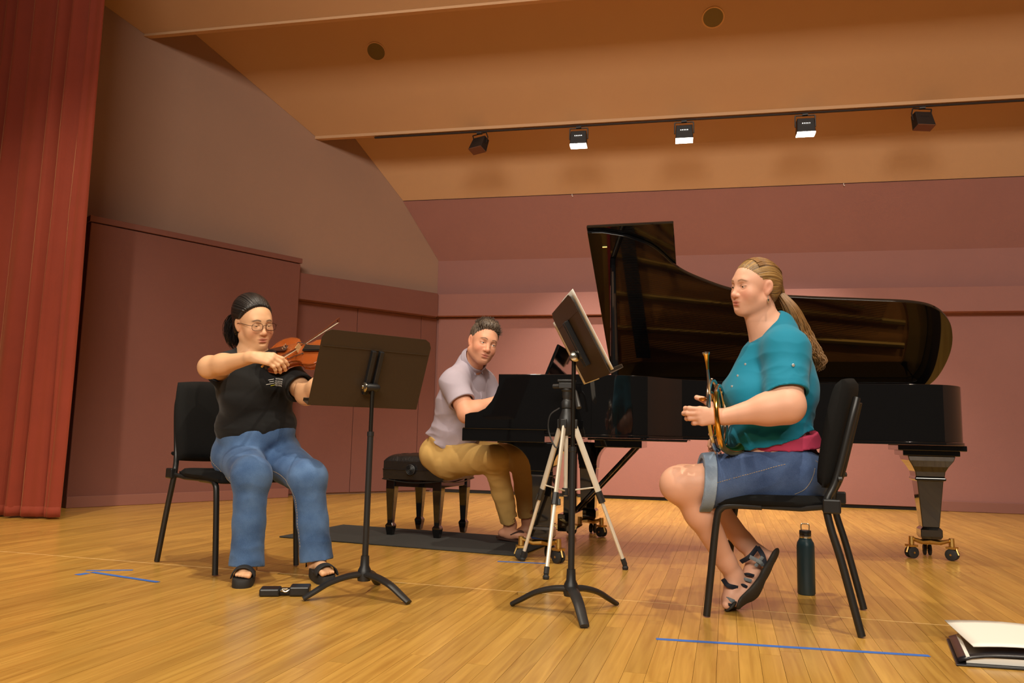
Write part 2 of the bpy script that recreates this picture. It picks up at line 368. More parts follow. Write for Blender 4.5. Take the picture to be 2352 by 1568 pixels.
# ------------------------------------------------------------------ stage curtain
M_curt = mat('red_velvet', srgb(136, 48, 25), 0.85, sheen=0.4, sheen_tint=(1, .5, .22), var=0.12, vscale=6, bump=0.2, bscale=150)
cur = empty('stage_curtain', (-5.4, 4.6, 0), label='tall red-orange velvet stage curtain hanging in pleats at the left edge', cat='curtain')
cu_o = np.array([-5.4, 4.6, 0])
P = []
rng2 = random.Random(3)
nx = 260; x_r, x_l = -4.535, -7.2
ph = 0; phs = []
for i in range(nx):
    ph += .40*(1+.35*math.sin(i*.09)+.25*math.sin(i*.23+1)); phs.append(ph)
zs = [.015, .03, .12, .5, 1, 1.6, 2.2, 3, 4, 5, 6.2]
for z in zs:
    row = []
    for i in range(nx):
        f = i/(nx-1); xx = x_r+(x_l-x_r)*f
        amp = .085*(1+.2*math.sin(i*.05))*(1-.12*z/6)
        if i < 22: amp *= .2+.6*(i/22)        # broad flat fold at the leading edge
        s_ = math.sin(phs[i]); s_ = 1-2*abs(math.sin(phs[i]*.5))**.8
        yy = 4.5+amp*s_+.012*math.sin(phs[i]*2.3+z*.7)+.02*f
        xx += .012*math.sin(z*1.3+i*.2)*(z < 3)+.02*math.cos(phs[i])
        if i == 0: xx += .0
        row.append((xx, yy, z))
    P.append(row)
m = MB(); m.grid(P); o = m.build('drape', M_curt, cur, angle=180, solid=.008, origin=cu_o, recalc=False)
# bottom hem
m = MB()
m.grid([[(p[0], p[1]-.006, z) for p in P[1][::1]] for z in (.02, .05, .085)]); m.build('hem', M_curt, cur, angle=180, solid=.004, origin=cu_o, recalc=False)
# ------------------------------------------------------------------ light fittings
M_blk = mat('black_enamel', (.012, .012, .013), .45)
M_blk_rough = mat('black_powder_coat', (.018, .018, .019), .6, bump=.15, bscale=400)
M_lens_on = mat('flood_lens_lit', (1, 1, 1), .4, emis=(1.0, .9, .72), estr=22)
M_lens_off = mat('flood_lens_dark', srgb(120, 84, 66), .15, spec=.6)
M_spark = mat('vent_glow', (1, 1, 1), .4, emis=(1, .95, .85), estr=6)
M_alu = mat('brushed_reflector', srgb(170, 150, 110), .3, metal=1)
track = MB(); p0, p1 = bpt(7.41, -3.05, 3.735), bpt(7.41, RIGHT_T+.4, 3.735)
track.hexa([p0-nb*.012-Z*.002, p1-nb*.012-Z*.002, p1+nb*.012-Z*.002, p0+nb*.012-Z*.002, p0-nb*.015+Z*.006, p1-nb*.015+Z*.006, p1+nb*.015+Z*.006, p0+nb*.015+Z*.006])
tag(track.build('light_track', M_blk, smooth=False, origin=p0), 'thin black lighting track under the middle ceiling edge', 'track')
FLD = [(-2.42, False, 'unlit black flood lamp at the left end of the track'), (-1.396, True, 'lit flood lamp above the pianist, leftmost of the three lit ones'),
       (-.367, True, 'lit flood lamp in the middle of the three lit ones'), (.75, True, 'lit flood lamp, rightmost of the three lit ones'), (1.77, False, 'unlit black flood lamp at the right end of the track')]
for i, (fx, on, lab) in enumerate(FLD):
    t_ = np.dot(np.array([fx, 7.43, 0]), tb)
    base = bpt(7.40, t_, 3.722)
    lamp = empty('flood_lamp', base, label=lab, cat='lamp', group='flood lamps on the ceiling track')
    tilt = R([22, 3, 2, 2, 14][i]); yw = R([-25, 0, 0, 0, 14][i])
    cy, sy = math.cos(yw), math.sin(yw)
    ex = cy*tb+sy*nb; ey = -sy*tb+cy*nb
    # the head tips its lens towards the front of the stage
    hz = nrm(Z*math.cos(tilt)+ey*math.sin(tilt)); hy = np.cross(hz, ex); Rm = np.array([ex, hy, hz]).T
    c = np.array([0, 0, 0.])-Z*.125
    m = MB(); w, d, h = .168, .10, .15
    top = [c+Rm@np.array(q) for q in ((-w/2*.92, -d/2*.7, h/2), (w/2*.92, -d/2*.7, h/2), (w/2*.92, d/2*.9, h/2), (-w/2*.92, d/2*.9, h/2))]
    bot = [c+Rm@np.array(q) for q in ((-w/2, -d/2, -h/2), (w/2, -d/2, -h/2), (w/2, d/2, -h/2), (-w/2, d/2, -h/2))]
    m.hexa(bot+top); m.build('housing', M_blk, lamp, smooth=False, bevel=.006)
    m = MB()
    for sx in (-1, 1): m.tube([c+Rm@np.array([sx*(w/2+.006), 0, 0]), c+Rm@np.array([sx*(w/2+.006), 0, h/2]), np.array([0, 0, -.012])+ex*sx*(w/2+.004)], .006, 6)
    m.tube([np.array([0, 0, -.012])-ex*(w/2+.004), np.array([0, 0, -.012])+ex*(w/2+.004)], .006, 6); m.box((0, 0, -.006), (.05, .035, .012))
    m.build('yoke', M_blk, lamp)
    # lens: a shallow window that wraps the lower front edge
    m = MB(); m.hexa([c+Rm@np.array(q) for q in ((-w/2*.97, -d/2*.95, -h/2-.004), (w/2*.97, -d/2*.95, -h/2-.004), (w/2*.97, d/2*.95, -h/2-.004), (-w/2*.97, d/2*.95, -h/2-.004), (-w/2*.97, -d/2-.003, -h/2+(.008 if on else .0)), (w/2*.97, -d/2-.003, -h/2+(.008 if on else .0)), (w/2*.97, d/2*.95, -h/2+.001), (-w/2*.97, d/2*.95, -h/2+.001))])
    m.build('lens', M_lens_on if on else M_lens_off, lamp, smooth=False)
    m = MB()
    for k in range(5):
        m.lathe([(0, -.002), (.0035, -.001), (.0035, .001), (0, .002)], 8, c+Rm@np.array([(k-2)*.016, -d/2*.84-.0035, .02]), frame_from(Rm@np.array([0, -1, .1]), ex))
    m.build('vent_holes', M_spark if on else M_blk, lamp)['kind'] = 'stuff'
    if on:
        spot('flood_beam', tuple(base+c-Rm@np.array([0, 0, .11])), tuple(base+c-Rm@np.array([0, 0, 1])+np.array([0, .10, 0])), 310, 86, .7, .05, (1.0, .88, .74))
# recessed can lights in the second ceiling panel
def on_panel2(px, py):
    a0, a1 = bpt(6.14, 0, 4.69), bpt(7.434, 0, 3.752); n = nrm(np.cross(tb, a1-a0))
    d = c_f+c_r*(px-IMG_W/2)/FPX-c_u*(py-IMG_H/2)/FPX; C0 = np.array([0, 0, CAM_Z]); return C0+d*(np.dot(a0-C0, n)/np.dot(d, n)), (n if n[2] < 0 else -n)
M_ring = mat('pale_can_rim', srgb(226, 178, 120), .5)
M_can = mat('dim_can_reflector', srgb(116, 98, 60), .4, metal=.5)
pan2 = [o for o in ceil.children if o.name.startswith('ceiling_panel')][1]
for (px, py, rim, lab) in ((864, 118, False, 'recessed ceiling can light above the violinist, without a bright rim'), (1638, 40, True, 'recessed ceiling can light with a pale rim above the piano')):
    p, n = on_panel2(px, py); rz = frame_from(n, tb)
    # hole through the panel
    m = MB(); m.lathe([(.088, -.2), (.088, .05)], 40, p, rz); cut = m.build('cutter', M_can, smooth=False)
    bo_ = pan2.modifiers.new('hole', 'BOOLEAN'); bo_.object = cut; bo_.operation = 'DIFFERENCE'; bpy.context.view_layer.update()
    nm_ = bpy.data.meshes.new_from_object(pan2.evaluated_get(bpy.context.evaluated_depsgraph_get())); pan2.modifiers.clear(); pan2.data = nm_; bpy.data.objects.remove(cut, do_unlink=True)
    lamp = empty('recessed_light', p, label=lab, cat='ceiling light', group='recessed ceiling lights')
    m = MB(); m.lathe([(.086, .0005), (.098, .0005), (.098, .005), (.086, .005), (.086, .0005)], 40, (0, 0, 0), rz); m.build('rim', M_ring if rim else M_ceil, lamp)
    m = MB(); m.lathe([(.0865, .002), (.084, -.03), (.066, -.12), (.058, -.15)], 40, (0, 0, 0), rz); o = m.build('reflector', M_can, lamp, solid=.002, recalc=False)
    m = MB(); m.lathe([(.0, -.151), (.059, -.151), (.059, -.146), (.0, -.146)], 32, (0, 0, 0), rz); m.build('lamp_socket', M_dark, lamp)
# ------------------------------------------------------------------ concert grand piano
M_pb = mat('polished_ebony', (.004, .004, .0045), .06, spec=.5, coat=.6, coat_r=.03)
M_brass = mat('brass', srgb(222, 186, 112), .36, metal=1, var=.1, vscale=30)
M_gold = mat('bronze_plate', srgb(190, 140, 60), .35, metal=.85)
M_amber = mat('spruce_soundboard', srgb(190, 120, 50), .3, coat=.5, var=.12, vscale=3, stretch=(1, 14, 1))
M_felt = mat('red_felt', srgb(150, 25, 25), .95)
M_rubber = mat('black_rubber', (.015, .015, .015), .7)
M_ivory = mat('white_key', srgb(235, 230, 215), .25)
M_steel = mat('steel', srgb(190, 190, 190), .25, metal=1)
M_copper = mat('copper_string', srgb(190, 110, 60), .3, metal=1)
PX0, PY0, PYS = -1.375, 4.03, 5.50
PV = PYS-PY0
pno = empty('grand_piano', (PX0, PY0, 0), label='black concert grand piano with its lid raised on the prop', cat='piano')
# outline of the bent side: (u along the length, w from the spine)
BENT = [(.55, 1.47), (.70, 1.465), (.836, 1.425), (.978, 1.335), (1.105, 1.168), (1.215, 1.078), (1.41, .968), (1.62, .912), (1.833, .882), (2.19, .848), (2.42, .822), (2.545, .770), (2.63, .665), (2.672, .54), (2.689, .40), (2.68, .25), (2.652, .119), (2.60, .03), (2.53, .0)]
bent = [(p[0], PV-p[1]) for p in smooth_path([(a, b, 0) for a, b in BENT], 5)]
def inset(poly, d):
    out = []; n = len(poly)
    for i in range(n):
        a = np.array(poly[max(i-1, 0)]); b = np.array(poly[min(i+1, n-1)]); t = nrm(b-a); out.append((poly[i][0]-t[1]*d, poly[i][1]+t[0]*d))
    return out
# rim: bent side + tail + spine, as a ribbon with thickness
path = [(.187, 0), (.35, 0)] + [p for p in bent] + [(2.2, PV), (1.4, PV), (.6, PV), (.187, PV)]
inn = inset(path, .05)
def ribbon(m, pa, pb_, z0, z1):
    n = len(pa); vv = [(a[0], a[1], z0) for a in pa]+[(a[0], a[1], z1) for a in pa]+[(a[0], a[1], z0) for a in pb_]+[(a[0], a[1], z1) for a in pb_]
    fs = []
    for i in range(n-1):
        fs += [(i, i+1, n+i+1, n+i), (2*n+i+1, 2*n+i, 3*n+i, 3*n+i+1), (n+i, n+i+1, 3*n+i+1, 3*n+i), (i+1, i, 2*n+i, 2*n+i+1)]
    for i in (0, n-1): fs.append((i, n+i, 3*n+i, 2*n+i))
    m._add(vv, fs)
m = MB(); ribbon(m, path, inn, .672, .985); m.build('rim', M_pb, pno, angle=30, bevel=.003)
m = MB(); ribbon(m, inset(path, -.008), inset(path, .06), .655, .671); m.build('rim_moulding', M_pb, pno, angle=30, bevel=.003)
# cheeks with the concave sweep at the keyboard
prof = [(0, .692), (0, .765), (.03, .775), (.075, .78), (.115, .80), (.150, .84), (.172, .885), (.182, .915), (.187, .925), (.186, .985), (.60, .985), (.60, .672), (.3, .672), (.3, .692)]
for v0 in (0.0, PV-.075):
    m = MB(); m.prism([(a, b) for a, b in prof], 1, v0-.001 if v0 == 0 else v0, v0+.075); o = m.build('cheek', M_pb, pno, angle=30, bevel=.004)
m = MB(); m.box((.22, PV/2, .656), (.46, PV+.02, .068)); m.box((.23, PV/2, .691), (.47, PV+.034, .006)); m.build('keybed', M_pb, pno, smooth=False, bevel=.004)
m = MB(); m.box((.02, PV/2, .72), (.02, PV-.16, .05)); m.build('key_slip', M_pb, pno, smooth=False, bevel=.003)
kb = MB()
for k in range(52): kb.box((.115, .12+(PV-.24)*(k+.5)/52, .735), (.15, (PV-.24)/52-.001, .02))
ko = kb.build('keyboard', M_ivory, pno, smooth=False, bevel=.001, seg=1); ko['kind'] = 'stuff'
bk = MB()
for k in range(51):
    if k % 7 not in (1, 4): bk.box((.145, .12+(PV-.24)*(k+1)/52, .752), (.09, .011, .014))
bk.build('black_keys', M_blk, ko, smooth=False, bevel=.001, seg=1)['kind'] = 'stuff'
m = MB(); m.box((.205, PV/2, .845), (.02, PV-.16, .22)); m.box((.30, PV/2, .95), (.2, PV-.16, .02)); m.build('fallboard', M_pb, pno, smooth=False, bevel=.004)
# music desk folded half up
rot = np.array([[math.cos(R(-22)), 0, -math.sin(R(-22))], [0, 1, 0], [math.sin(R(-22)), 0, math.cos(R(-22))]])
m = MB(); m.box((.42, PV/2-.1, 1.085), (.018, .72, .2), rot); m.box((.39, PV/2-.1, .985), (.06, .72, .014)); m.build('music_desk', M_pb, pno, smooth=False, bevel=.005)
# inside: soundboard, iron plate, strings, dampers
core = inset([p for p in path if p[0] > .3], .052)
m = MB(); n = len(core); m._add([(a, b, .80) for a, b in core]+[(a, b, .79) for a, b in core], [tuple(range(n)), tuple(range(2*n-1, n-1, -1))]); m.build('soundboard', M_amber, pno, smooth=False)
m = MB(); ribbon(m, inset(path, .053)[2:-1], inset(path, .16)[2:-1], .845, .865)
m.box((.50, PV/2, .86), (.22, PV-.2, .03))
for (v0, u1, v1) in ((.30, 1.05, .55), (.52, 2.25, .95), (.80, 2.5, 1.05), (1.05, 2.5, 1.2)):
    a, b = np.array([.6, v0, .88]), np.array([u1, v1, .88]); m.tube([a, b], .022, 8)
m.build('iron_plate', M_gold, pno, angle=30)
for nm, mt_, rngk, r_ in (('treble_strings', M_steel, 60, .0012), ('bass_strings', M_copper, 22, .0022)):
    m = MB()
    for k in range(rngk):
        f = k/(rngk-1)
        if nm[0] == 't':
            v0 = .10+.85*f; a = (.62, v0, .90); ue = .80+1.45*f**1.3; b = (ue, min(v0+.12+.15*f, PV-.18), .89)
        else:
            v0 = .98+.34*f; a = (.62, v0, .915); b = (2.35+.1*(1-f), .70+.35*f, .91)
        m.tube([a, b], r_, 4, caps=False)
    m.build(nm, mt_, pno)['kind'] = 'stuff'
m = MB()
for k in range(66): m.box((.70+.12*k/66, .12+1.15*k/66, .935), (.10, .011, .035))
m.build('dampers', M_blk, pno, smooth=False)['kind'] = 'stuff'
m = MB(); m.box((.60, PV/2, .905), (.02, PV-.22, .02)); m.build('felt_strip', M_felt, pno, smooth=False)
# lid: hinged on the spine, raised; front flap folded back over it
LA_ = R(35.5); HZ = 1.0
def lidpt(u, w, t): return (u, PV-w*math.cos(LA_)+t*math.sin(LA_), HZ+w*math.sin(LA_)+t*math.cos(LA_))
ol = [(.61, 0.0), (.61, 1.43), (.70, 1.425)] + [(a, max(0.0, (b)*.974)) for a, b in [(p[0], p[1]) for p in smooth_path([(a, b, 0) for a, b in BENT[2:]], 5)]]
def slab(m, poly, t0, t1):
    n = len(poly); m._add([lidpt(a, b, t0) for a, b in poly]+[lidpt(a, b, t1) for a, b in poly], [tuple(range(n)), tuple(range(2*n-1, n-1, -1))]+[(k, (k+1) % n, n+(k+1) % n, n+k) for k in range(n)])
m = MB(); slab(m, ol, 0, .022); m.build('lid', M_pb, pno, angle=30, bevel=.003)
m = MB(); slab(m, [(.605, 0.02), (.605, 1.452), (1.10, 1.452), (1.10, .02)], .026, .046); m.build('front_flap', M_pb, pno, smooth=False, bevel=.004)
for u in (.9, 1.5, 2.1): m = MB(); m.tube([(u-.05, PV+.004, HZ), (u+.05, PV+.004, HZ)], .009, 8); m.build('hinge', M_brass, pno)
m = MB()
a = np.array([.80, .13, .965]); b = np.array(lidpt(.735, 1.22, -.004))
m.tube([a, a+(b-a)*.12, a+(b-a)*.5, b], [.017, .024, .019, .016], 10); m.build('lid_prop', M_pb, pno)
for (u, w) in ((.70, 1.32),): m = MB(); c = lidpt(u, w, -.005); m.box(c, (.03, .012, .008)); m.build('prop_cup', M_brass, pno, smooth=False, bevel=.002)
# legs on brass trucks
def leg(u, v, big):
    lg = MB()
    if not big: lg.box((u, v, .638), (.36, .30, .032)); lg.box((u, v, .607), (.30, .25, .03))
    def ring(h, z): return [(u-h, v-h, z), (u+h, v-h, z), (u+h, v+h, z), (u-h, v+h, z)]
    secs = [(.125, .592), (.118, .565), (.095, .53), (.080, .50), (.076, .47), (.082, .465), (.082, .45), (.070, .448), (.046, .185), (.044, .178)]
    if big:
        secs = [(.062, .60), (.060, .50), (.060, .448), (.056, .445), (.047, .185), (.045, .178)]
        arc = lambda s_, w: [(u+s_*(.06+w*(1-math.cos(a))), .47+.145*math.sin(a)) for a in np.linspace(0, math.pi/2, 9)]
        br = MB(); pl = arc(-1, .17)[::-1]+[(q_, z_) for q_, z_ in arc(1, .12)]; pl = [(u-.25, .615), (u-.25, .622)]+[(u+.19, .622), (u+.19, .615)]+arc(1, .12)[::-1]+arc(-1, .17)
        br.prism(pl, 1, v-.07, v+.07)
    vv = []; 
    for h, z in secs: vv += ring(h, z)
    fs = []
    for i in range(len(secs)-1):
        for k in range(4): fs.append((i*4+k, i*4+(k+1) % 4, (i+1)*4+(k+1) % 4, (i+1)*4+k))
    fs += [(0, 3, 2, 1)]; k0 = (len(secs)-1)*4; fs.append((k0, k0+1, k0+2, k0+3)); lg._add(vv, fs)
    ft = []
    o = lg.build('leg', M_pb, pno, smooth=False, bevel=.005)
    if big: br.build('leg_bracket', M_pb, o, angle=30, bevel=.003)
    q = MB(); secs = [(.046, .18), (.058, .165), (.058, .128), (.05, .112)]; vv = []
    for h, z in secs: vv += ring(h, z)
    fs = [(i*4+k, i*4+(k+1) % 4, (i+1)*4+(k+1) % 4, (i+1)*4+k) for i in range(3) for k in range(4)]+[(0, 3, 2, 1), (12, 13, 14, 15)]
    q._add(vv, fs); q.build('foot_block', M_pb, o, smooth=False, bevel=.003)
    tr = MB()
    for k, ang in enumerate((R(205), R(325), R(85))):
        d = np.array([math.cos(ang), math.sin(ang), 0]); c = np.array([u, v, 0])
        tr.tube([c+Z*.098, c+d*.06+Z*.094, c+d*.115+Z*.112], [.028, .02, .015], 8, flat=((0, 0, 1), 1.1, .7)); tr.lathe([(.0, .125), (.014, .125), (.016, .08), (0, .08)], 12, c+d*.12)
        sd = np.array([-d[1], d[0], 0]); w_ = c+d*.12+Z*.034; rm = frame_from(sd, Z)
        for s_ in (-.014, .014):
            wh = MB(); wh.lathe([(.0, -.009), (.026, -.009), (.033, -.006), (.033, .006), (.026, .009), (.0, .009)], 20, w_+sd*s_, rm); wh.build('wheel', M_rubber, o)
        fk = MB(); fk.box(w_+Z*.038, (.05, .05, .012), np.array([sd, d, Z]).T); fk.tube([w_-sd*.026, w_+sd*.026], .006, 8); fk.tube([w_+Z*.038+d*.02, w_+Z*.0+d*.034], .006, 6); fk.build('caster_fork', M_brass, o, angle=30)
    tr.build('truck', M_brass, o, angle=40)
leg(.425, .11, True); leg(.47, PV-.19, True); leg(2.52, 1.11, False)
# pedal lyre with its braces
m = MB(); uc, vc = .45, PV/2
for s_ in (-1, 1): m.box((uc, vc+s_*.09, .40), (.045, .045, .44))
m.box((uc, vc, .63), (.12, .30, .04)); m.box((uc, vc, .15), (.09, .34, .10)); m.build('pedal_lyre', M_pb, pno, smooth=False, bevel=.004)
for s_ in (-1, 1): m = MB(); m.tube([(uc+.03, vc+s_*.1, .2), (uc+.45, vc+s_*.1, .655)], .012, 8); m.build('lyre_brace', M_pb, pno)
m = MB(); m.box((.80, .42, .628), (.26, .30, .05)); m.box((.92, .30, .648), (.52, .4, .012)); m.build('action_bracket', M_pb, pno, smooth=False, bevel=.004)
for k in (-1, 0, 1): m = MB(); m.box((uc-.14, vc+k*.075, .105), (.2, .03, .014)); m.build('pedal', M_brass, pno, smooth=False, bevel=.005)

# ------------------------------------------------------------------ bench and mat
M_leather = mat('black_leather', (.012, .011, .011), .28, bump=.3, bscale=90, spec=.6)
bn_a = R(-4.5); bc = (-1.90, 4.885, 0)
bench = empty('piano_bench', bc, bn_a, label='black tufted leather piano bench under the pianist', cat='bench')
BX, BY = .42, .50
n_ = 36; P = []
def cush(ix, iy):
    fx, fy = ix/n_*2-1, iy/n_*2-1
    e = (1-abs(fx)**6)*(1-abs(fy)**6); z = .475+.052*max(e, 0)**.45
    for bx in (-.5, .5):
        for by in (-.55, 0, .55): z -= .022*math.exp(-((fx-bx)**2+(fy-by)**2)/.012)
    for bx in (-.5, .5): z -= .010*math.exp(-((fx-bx)/.06)**2)*max(0, 1-abs(fy)**4)
    for by in (-.55, 0, .55): z -= .010*math.exp(-((fy-by)/.06)**2)
    s_ = 1+.012*max(0, e)
    return (fx*BX/2*s_, fy*BY/2*s_, z)
m = MB(); m.grid([[cush(i, j) for j in range(n_+1)] for i in range(n_+1)])
ring0 = [(a, b) for a, b in ((-BX/2, -BY/2), (BX/2, -BY/2), (BX/2, BY/2), (-BX/2, BY/2))]
m.hexa([(a, b, .425) for a, b in ring0]+[(a, b, .476) for a, b in ring0]); m.build('cushion', M_leather, bench, angle=60)
m = MB(); m.hexa([(a*1.0, b*1.0, .362) for a, b in ring0]+[(a*1.01, b*1.01, .424) for a, b in ring0])
for k in range(4):
    a, b = np.array(ring0[k]), np.array(ring0[(k+1) % 4]); pts = []
    for q in range(9): f = q/8; p = a+(b-a)*f; pts.append((p[0]*1.012, p[1]*1.012, .362-.018*math.sin(math.pi*f)))
    m.tube(pts, .004, 6); m.tube([(p[0], p[1], .424) for p in pts], .0035, 6)
m.build('leather_skirt', M_leather, bench, smooth=True, angle=30)
m = MB(); m.box((0, 0, .338), (BX-.05, BY-.05, .046)); m.build('apron', M_pb, bench, smooth=False, bevel=.003)
for sx in (-1, 1):
    for sy in (-1, 1):
        u, v = sx*(BX/2-.045), sy*(BY/2-.045); m = MB(); secs = [(.030, .36), (.030, .30), (.0175, .085), (.0265, .07), (.0265, .062), (.017, .001)]; vv = []
        for h, z in secs: vv += [(u-h, v-h, z), (u+h, v-h, z), (u+h, v+h, z), (u-h, v+h, z)]
        fs = [(i*4+k, i*4+(k+1) % 4, (i+1)*4+(k+1) % 4, (i+1)*4+k) for i in range(5) for k in range(4)]+[(0, 3, 2, 1), (20, 21, 22, 23)]
        m._add(vv, fs); m.build('leg', M_pb, bench, smooth=False, bevel=.003)
m = MB(); rk = frame_from((0, -1, 0), (1, 0, 0)); m.lathe([(0, 0), (.008, 0), (.034, .004), (.034, .014), (.029, .017), (.026, .013), (.021, .017), (.018, .013), (.013, .017), (.010, .013), (.006, .017), (0, .017)], 28, (-.01, -BY/2-.004, .425), rk); m.build('knob', M_blk, bench)
M_mat = mat('charcoal_carpet', srgb(52, 52, 50), .95, var=.25, vscale=60, bump=.6, bscale=500)
m = MB(); q = [(-2.66, 4.33), (-1.10, 4.205), (-1.03, 4.93), (-2.60, 5.05)]
m.hexa([(a, b, .0008) for a, b in q]+[(a, b, .009) for a, b in q]); tag(m.build('floor_mat', M_mat, smooth=False, bevel=.003, origin=(-1.9, 4.6, 0)), 'flat charcoal carpet mat under the piano bench', 'mat')
# ------------------------------------------------------------------ orchestra chairs
M_fab = mat('black_chair_fabric', (.007, .0068, .0065), .9, spec=.2, bump=.4, bscale=700)
M_frame = mat('black_chair_tube', (.012, .0115, .011), .38, spec=.5)
M_shell = mat('black_plastic_shell', (.012, .012, .012), .35)
def chair(loc, rz, lab):
    ch = empty('orchestra_chair', loc, rz, label=lab, cat='chair', group='padded orchestra chairs')
    # local frame: sitter looks along -Y
    W2, n = .235, 20
    def pad(nx, ny, fn, th):
        top = [[fn(i/nx*2-1, j/ny*2-1) for j in range(ny+1)] for i in range(nx+1)]; return top
    # seat: rounded plan, waterfall front
    def rnd(fx, fy, k=.32):
        a = max(abs(fx), abs(fy)); 
        return fx*math.sqrt(1-k*fy*fy/2), fy*math.sqrt(1-k*fx*fx/2)
    seat_top, seat_bot = [], []
    for i in range(n+1):
        r1, r2 = [], []
        for j in range(n+1):
            fx, fy = i/n*2-1, j/n*2-1; x_, y_ = rnd(fx, fy); e = max(0, (1-abs(fx)**8)*(1-abs(fy)**8))**.35
            zt = .438+.025*e-.018*max(0, -fy)**3+.008*abs(fx)**2-.006*(1-fy*fy)
            r1.append((x_*W2, y_*.22-.01, zt)); r2.append((x_*W2*.99, y_*.218-.01, .428-.014*e-.016*max(0, -fy)**3))
        seat_top.append(r1); seat_bot.append(r2)
    m = MB(); m.grid(seat_top); m.grid(seat_bot)
    b0, b1 = 0, (n+1)**2
    edge = [(0, j) for j in range(n+1)]+[(i, n) for i in range(1, n+1)]+[(n, j) for j in range(n-1, -1, -1)]+[(i, 0) for i in range(n-1, 0, -1)]
    ids = [i*(n+1)+j for i, j in edge]; m.f += [(ids[k], ids[(k+1) % len(ids)], b1+ids[(k+1) % len(ids)], b1+ids[k]) for k in range(len(ids))]; m.m += [0]*len(ids)
    m.build('seat', M_fab, ch, angle=60)
    # back: tall pad, rounded top, leaning
    fr, bk = [], []
    lean = R(11); hx = .238
    for i in range(n+1):
        r1, r2 = [], []
        for j in range(n+1):
            fx, fz = i/n*2-1, j/n*2-1
            x_, z_ = rnd(fx, fz, .30 if fz > 0 else .16)
            h = .225+z_*.205; e = max(0, (1-abs(fx)**8)*(1-abs(fz)**8))**.4
            dy = -.035*e+.03*(-fx*fx)*1.0+.010*math.cos(fz*1.4)*-1
            y0 = .215+h*math.tan(lean)
            r1.append((x_*hx, y0+dy, .47+h)); r2.append((x_*hx, y0+.022*e-.03*fx*fx+.004, .47+h))
        fr.append(r1); bk.append(r2)
    m = MB(); m.grid(fr); m.grid(bk); m.f += [(ids[k], ids[(k+1) % len(ids)], b1+ids[(k+1) % len(ids)], b1+ids[k]) for k in range(len(ids))]; m.m += [0]*len(ids)
    m.build('backrest', M_fab, ch, angle=60)
    for s_ in (-1, 1):
        # front leg: curves out of the seat rail and drops to the floor
        m = MB(); m.tube(smooth_path([(s_*.205, -.02, .418), (s_*.206, -.13, .416), (s_*.206, -.168, .402), (s_*.206, -.184, .36), (s_*.206, -.205, .18), (s_*.207, -.224, .004)], 6), .0135, 12); m.build('front_leg', M_frame, ch)
        # rear leg runs up into the back upright
        m = MB(); m.tube(smooth_path([(s_*.242, .306, .004), (s_*.238, .25, .24), (s_*.236, .214, .37), (s_*.230, .205, .45), (s_*.214, .238, .53), (s_*.205, .292, .74), (s_*.19, .312, .82)], 6), .0135, 12); m.build('rear_leg', M_frame, ch)
    m = MB(); m.tube([(-.225, .196, .425), (.225, .196, .425)], .011, 10); m.tube([(-.2, -.13, .412), (.2, -.13, .412)], .009, 8)
    for s_ in (-1, 1): m.tube([(s_*.205, -.02, .418), (s_*.215, .12, .418), (s_*.232, .198, .43)], .010, 8)
    m.build('seat_frame', M_frame, ch)
    for s_ in (-1, 1):
        m = MB(); m.box((s_*.243, .222, .435), (.028, .06, .05)); m.build('joint_cap', M_shell, ch, smooth=False, bevel=.006)
        m = MB(); m.lathe([(0, 0), (.010, 0), (.009, .012), (0, .014)], 12, (s_*.225, .246, .53), frame_from((0, 1, .1), (1, 0, 0))); m.build('bolt', M_shell, ch)
    return ch
chair((-2.325, 3.392, 0), math.atan2(.889, .459), 'black padded orchestra chair under the violinist')
chair((.178, 3.258, 0), math.atan2(-.986, -.168), 'black padded orchestra chair under the horn player in teal')

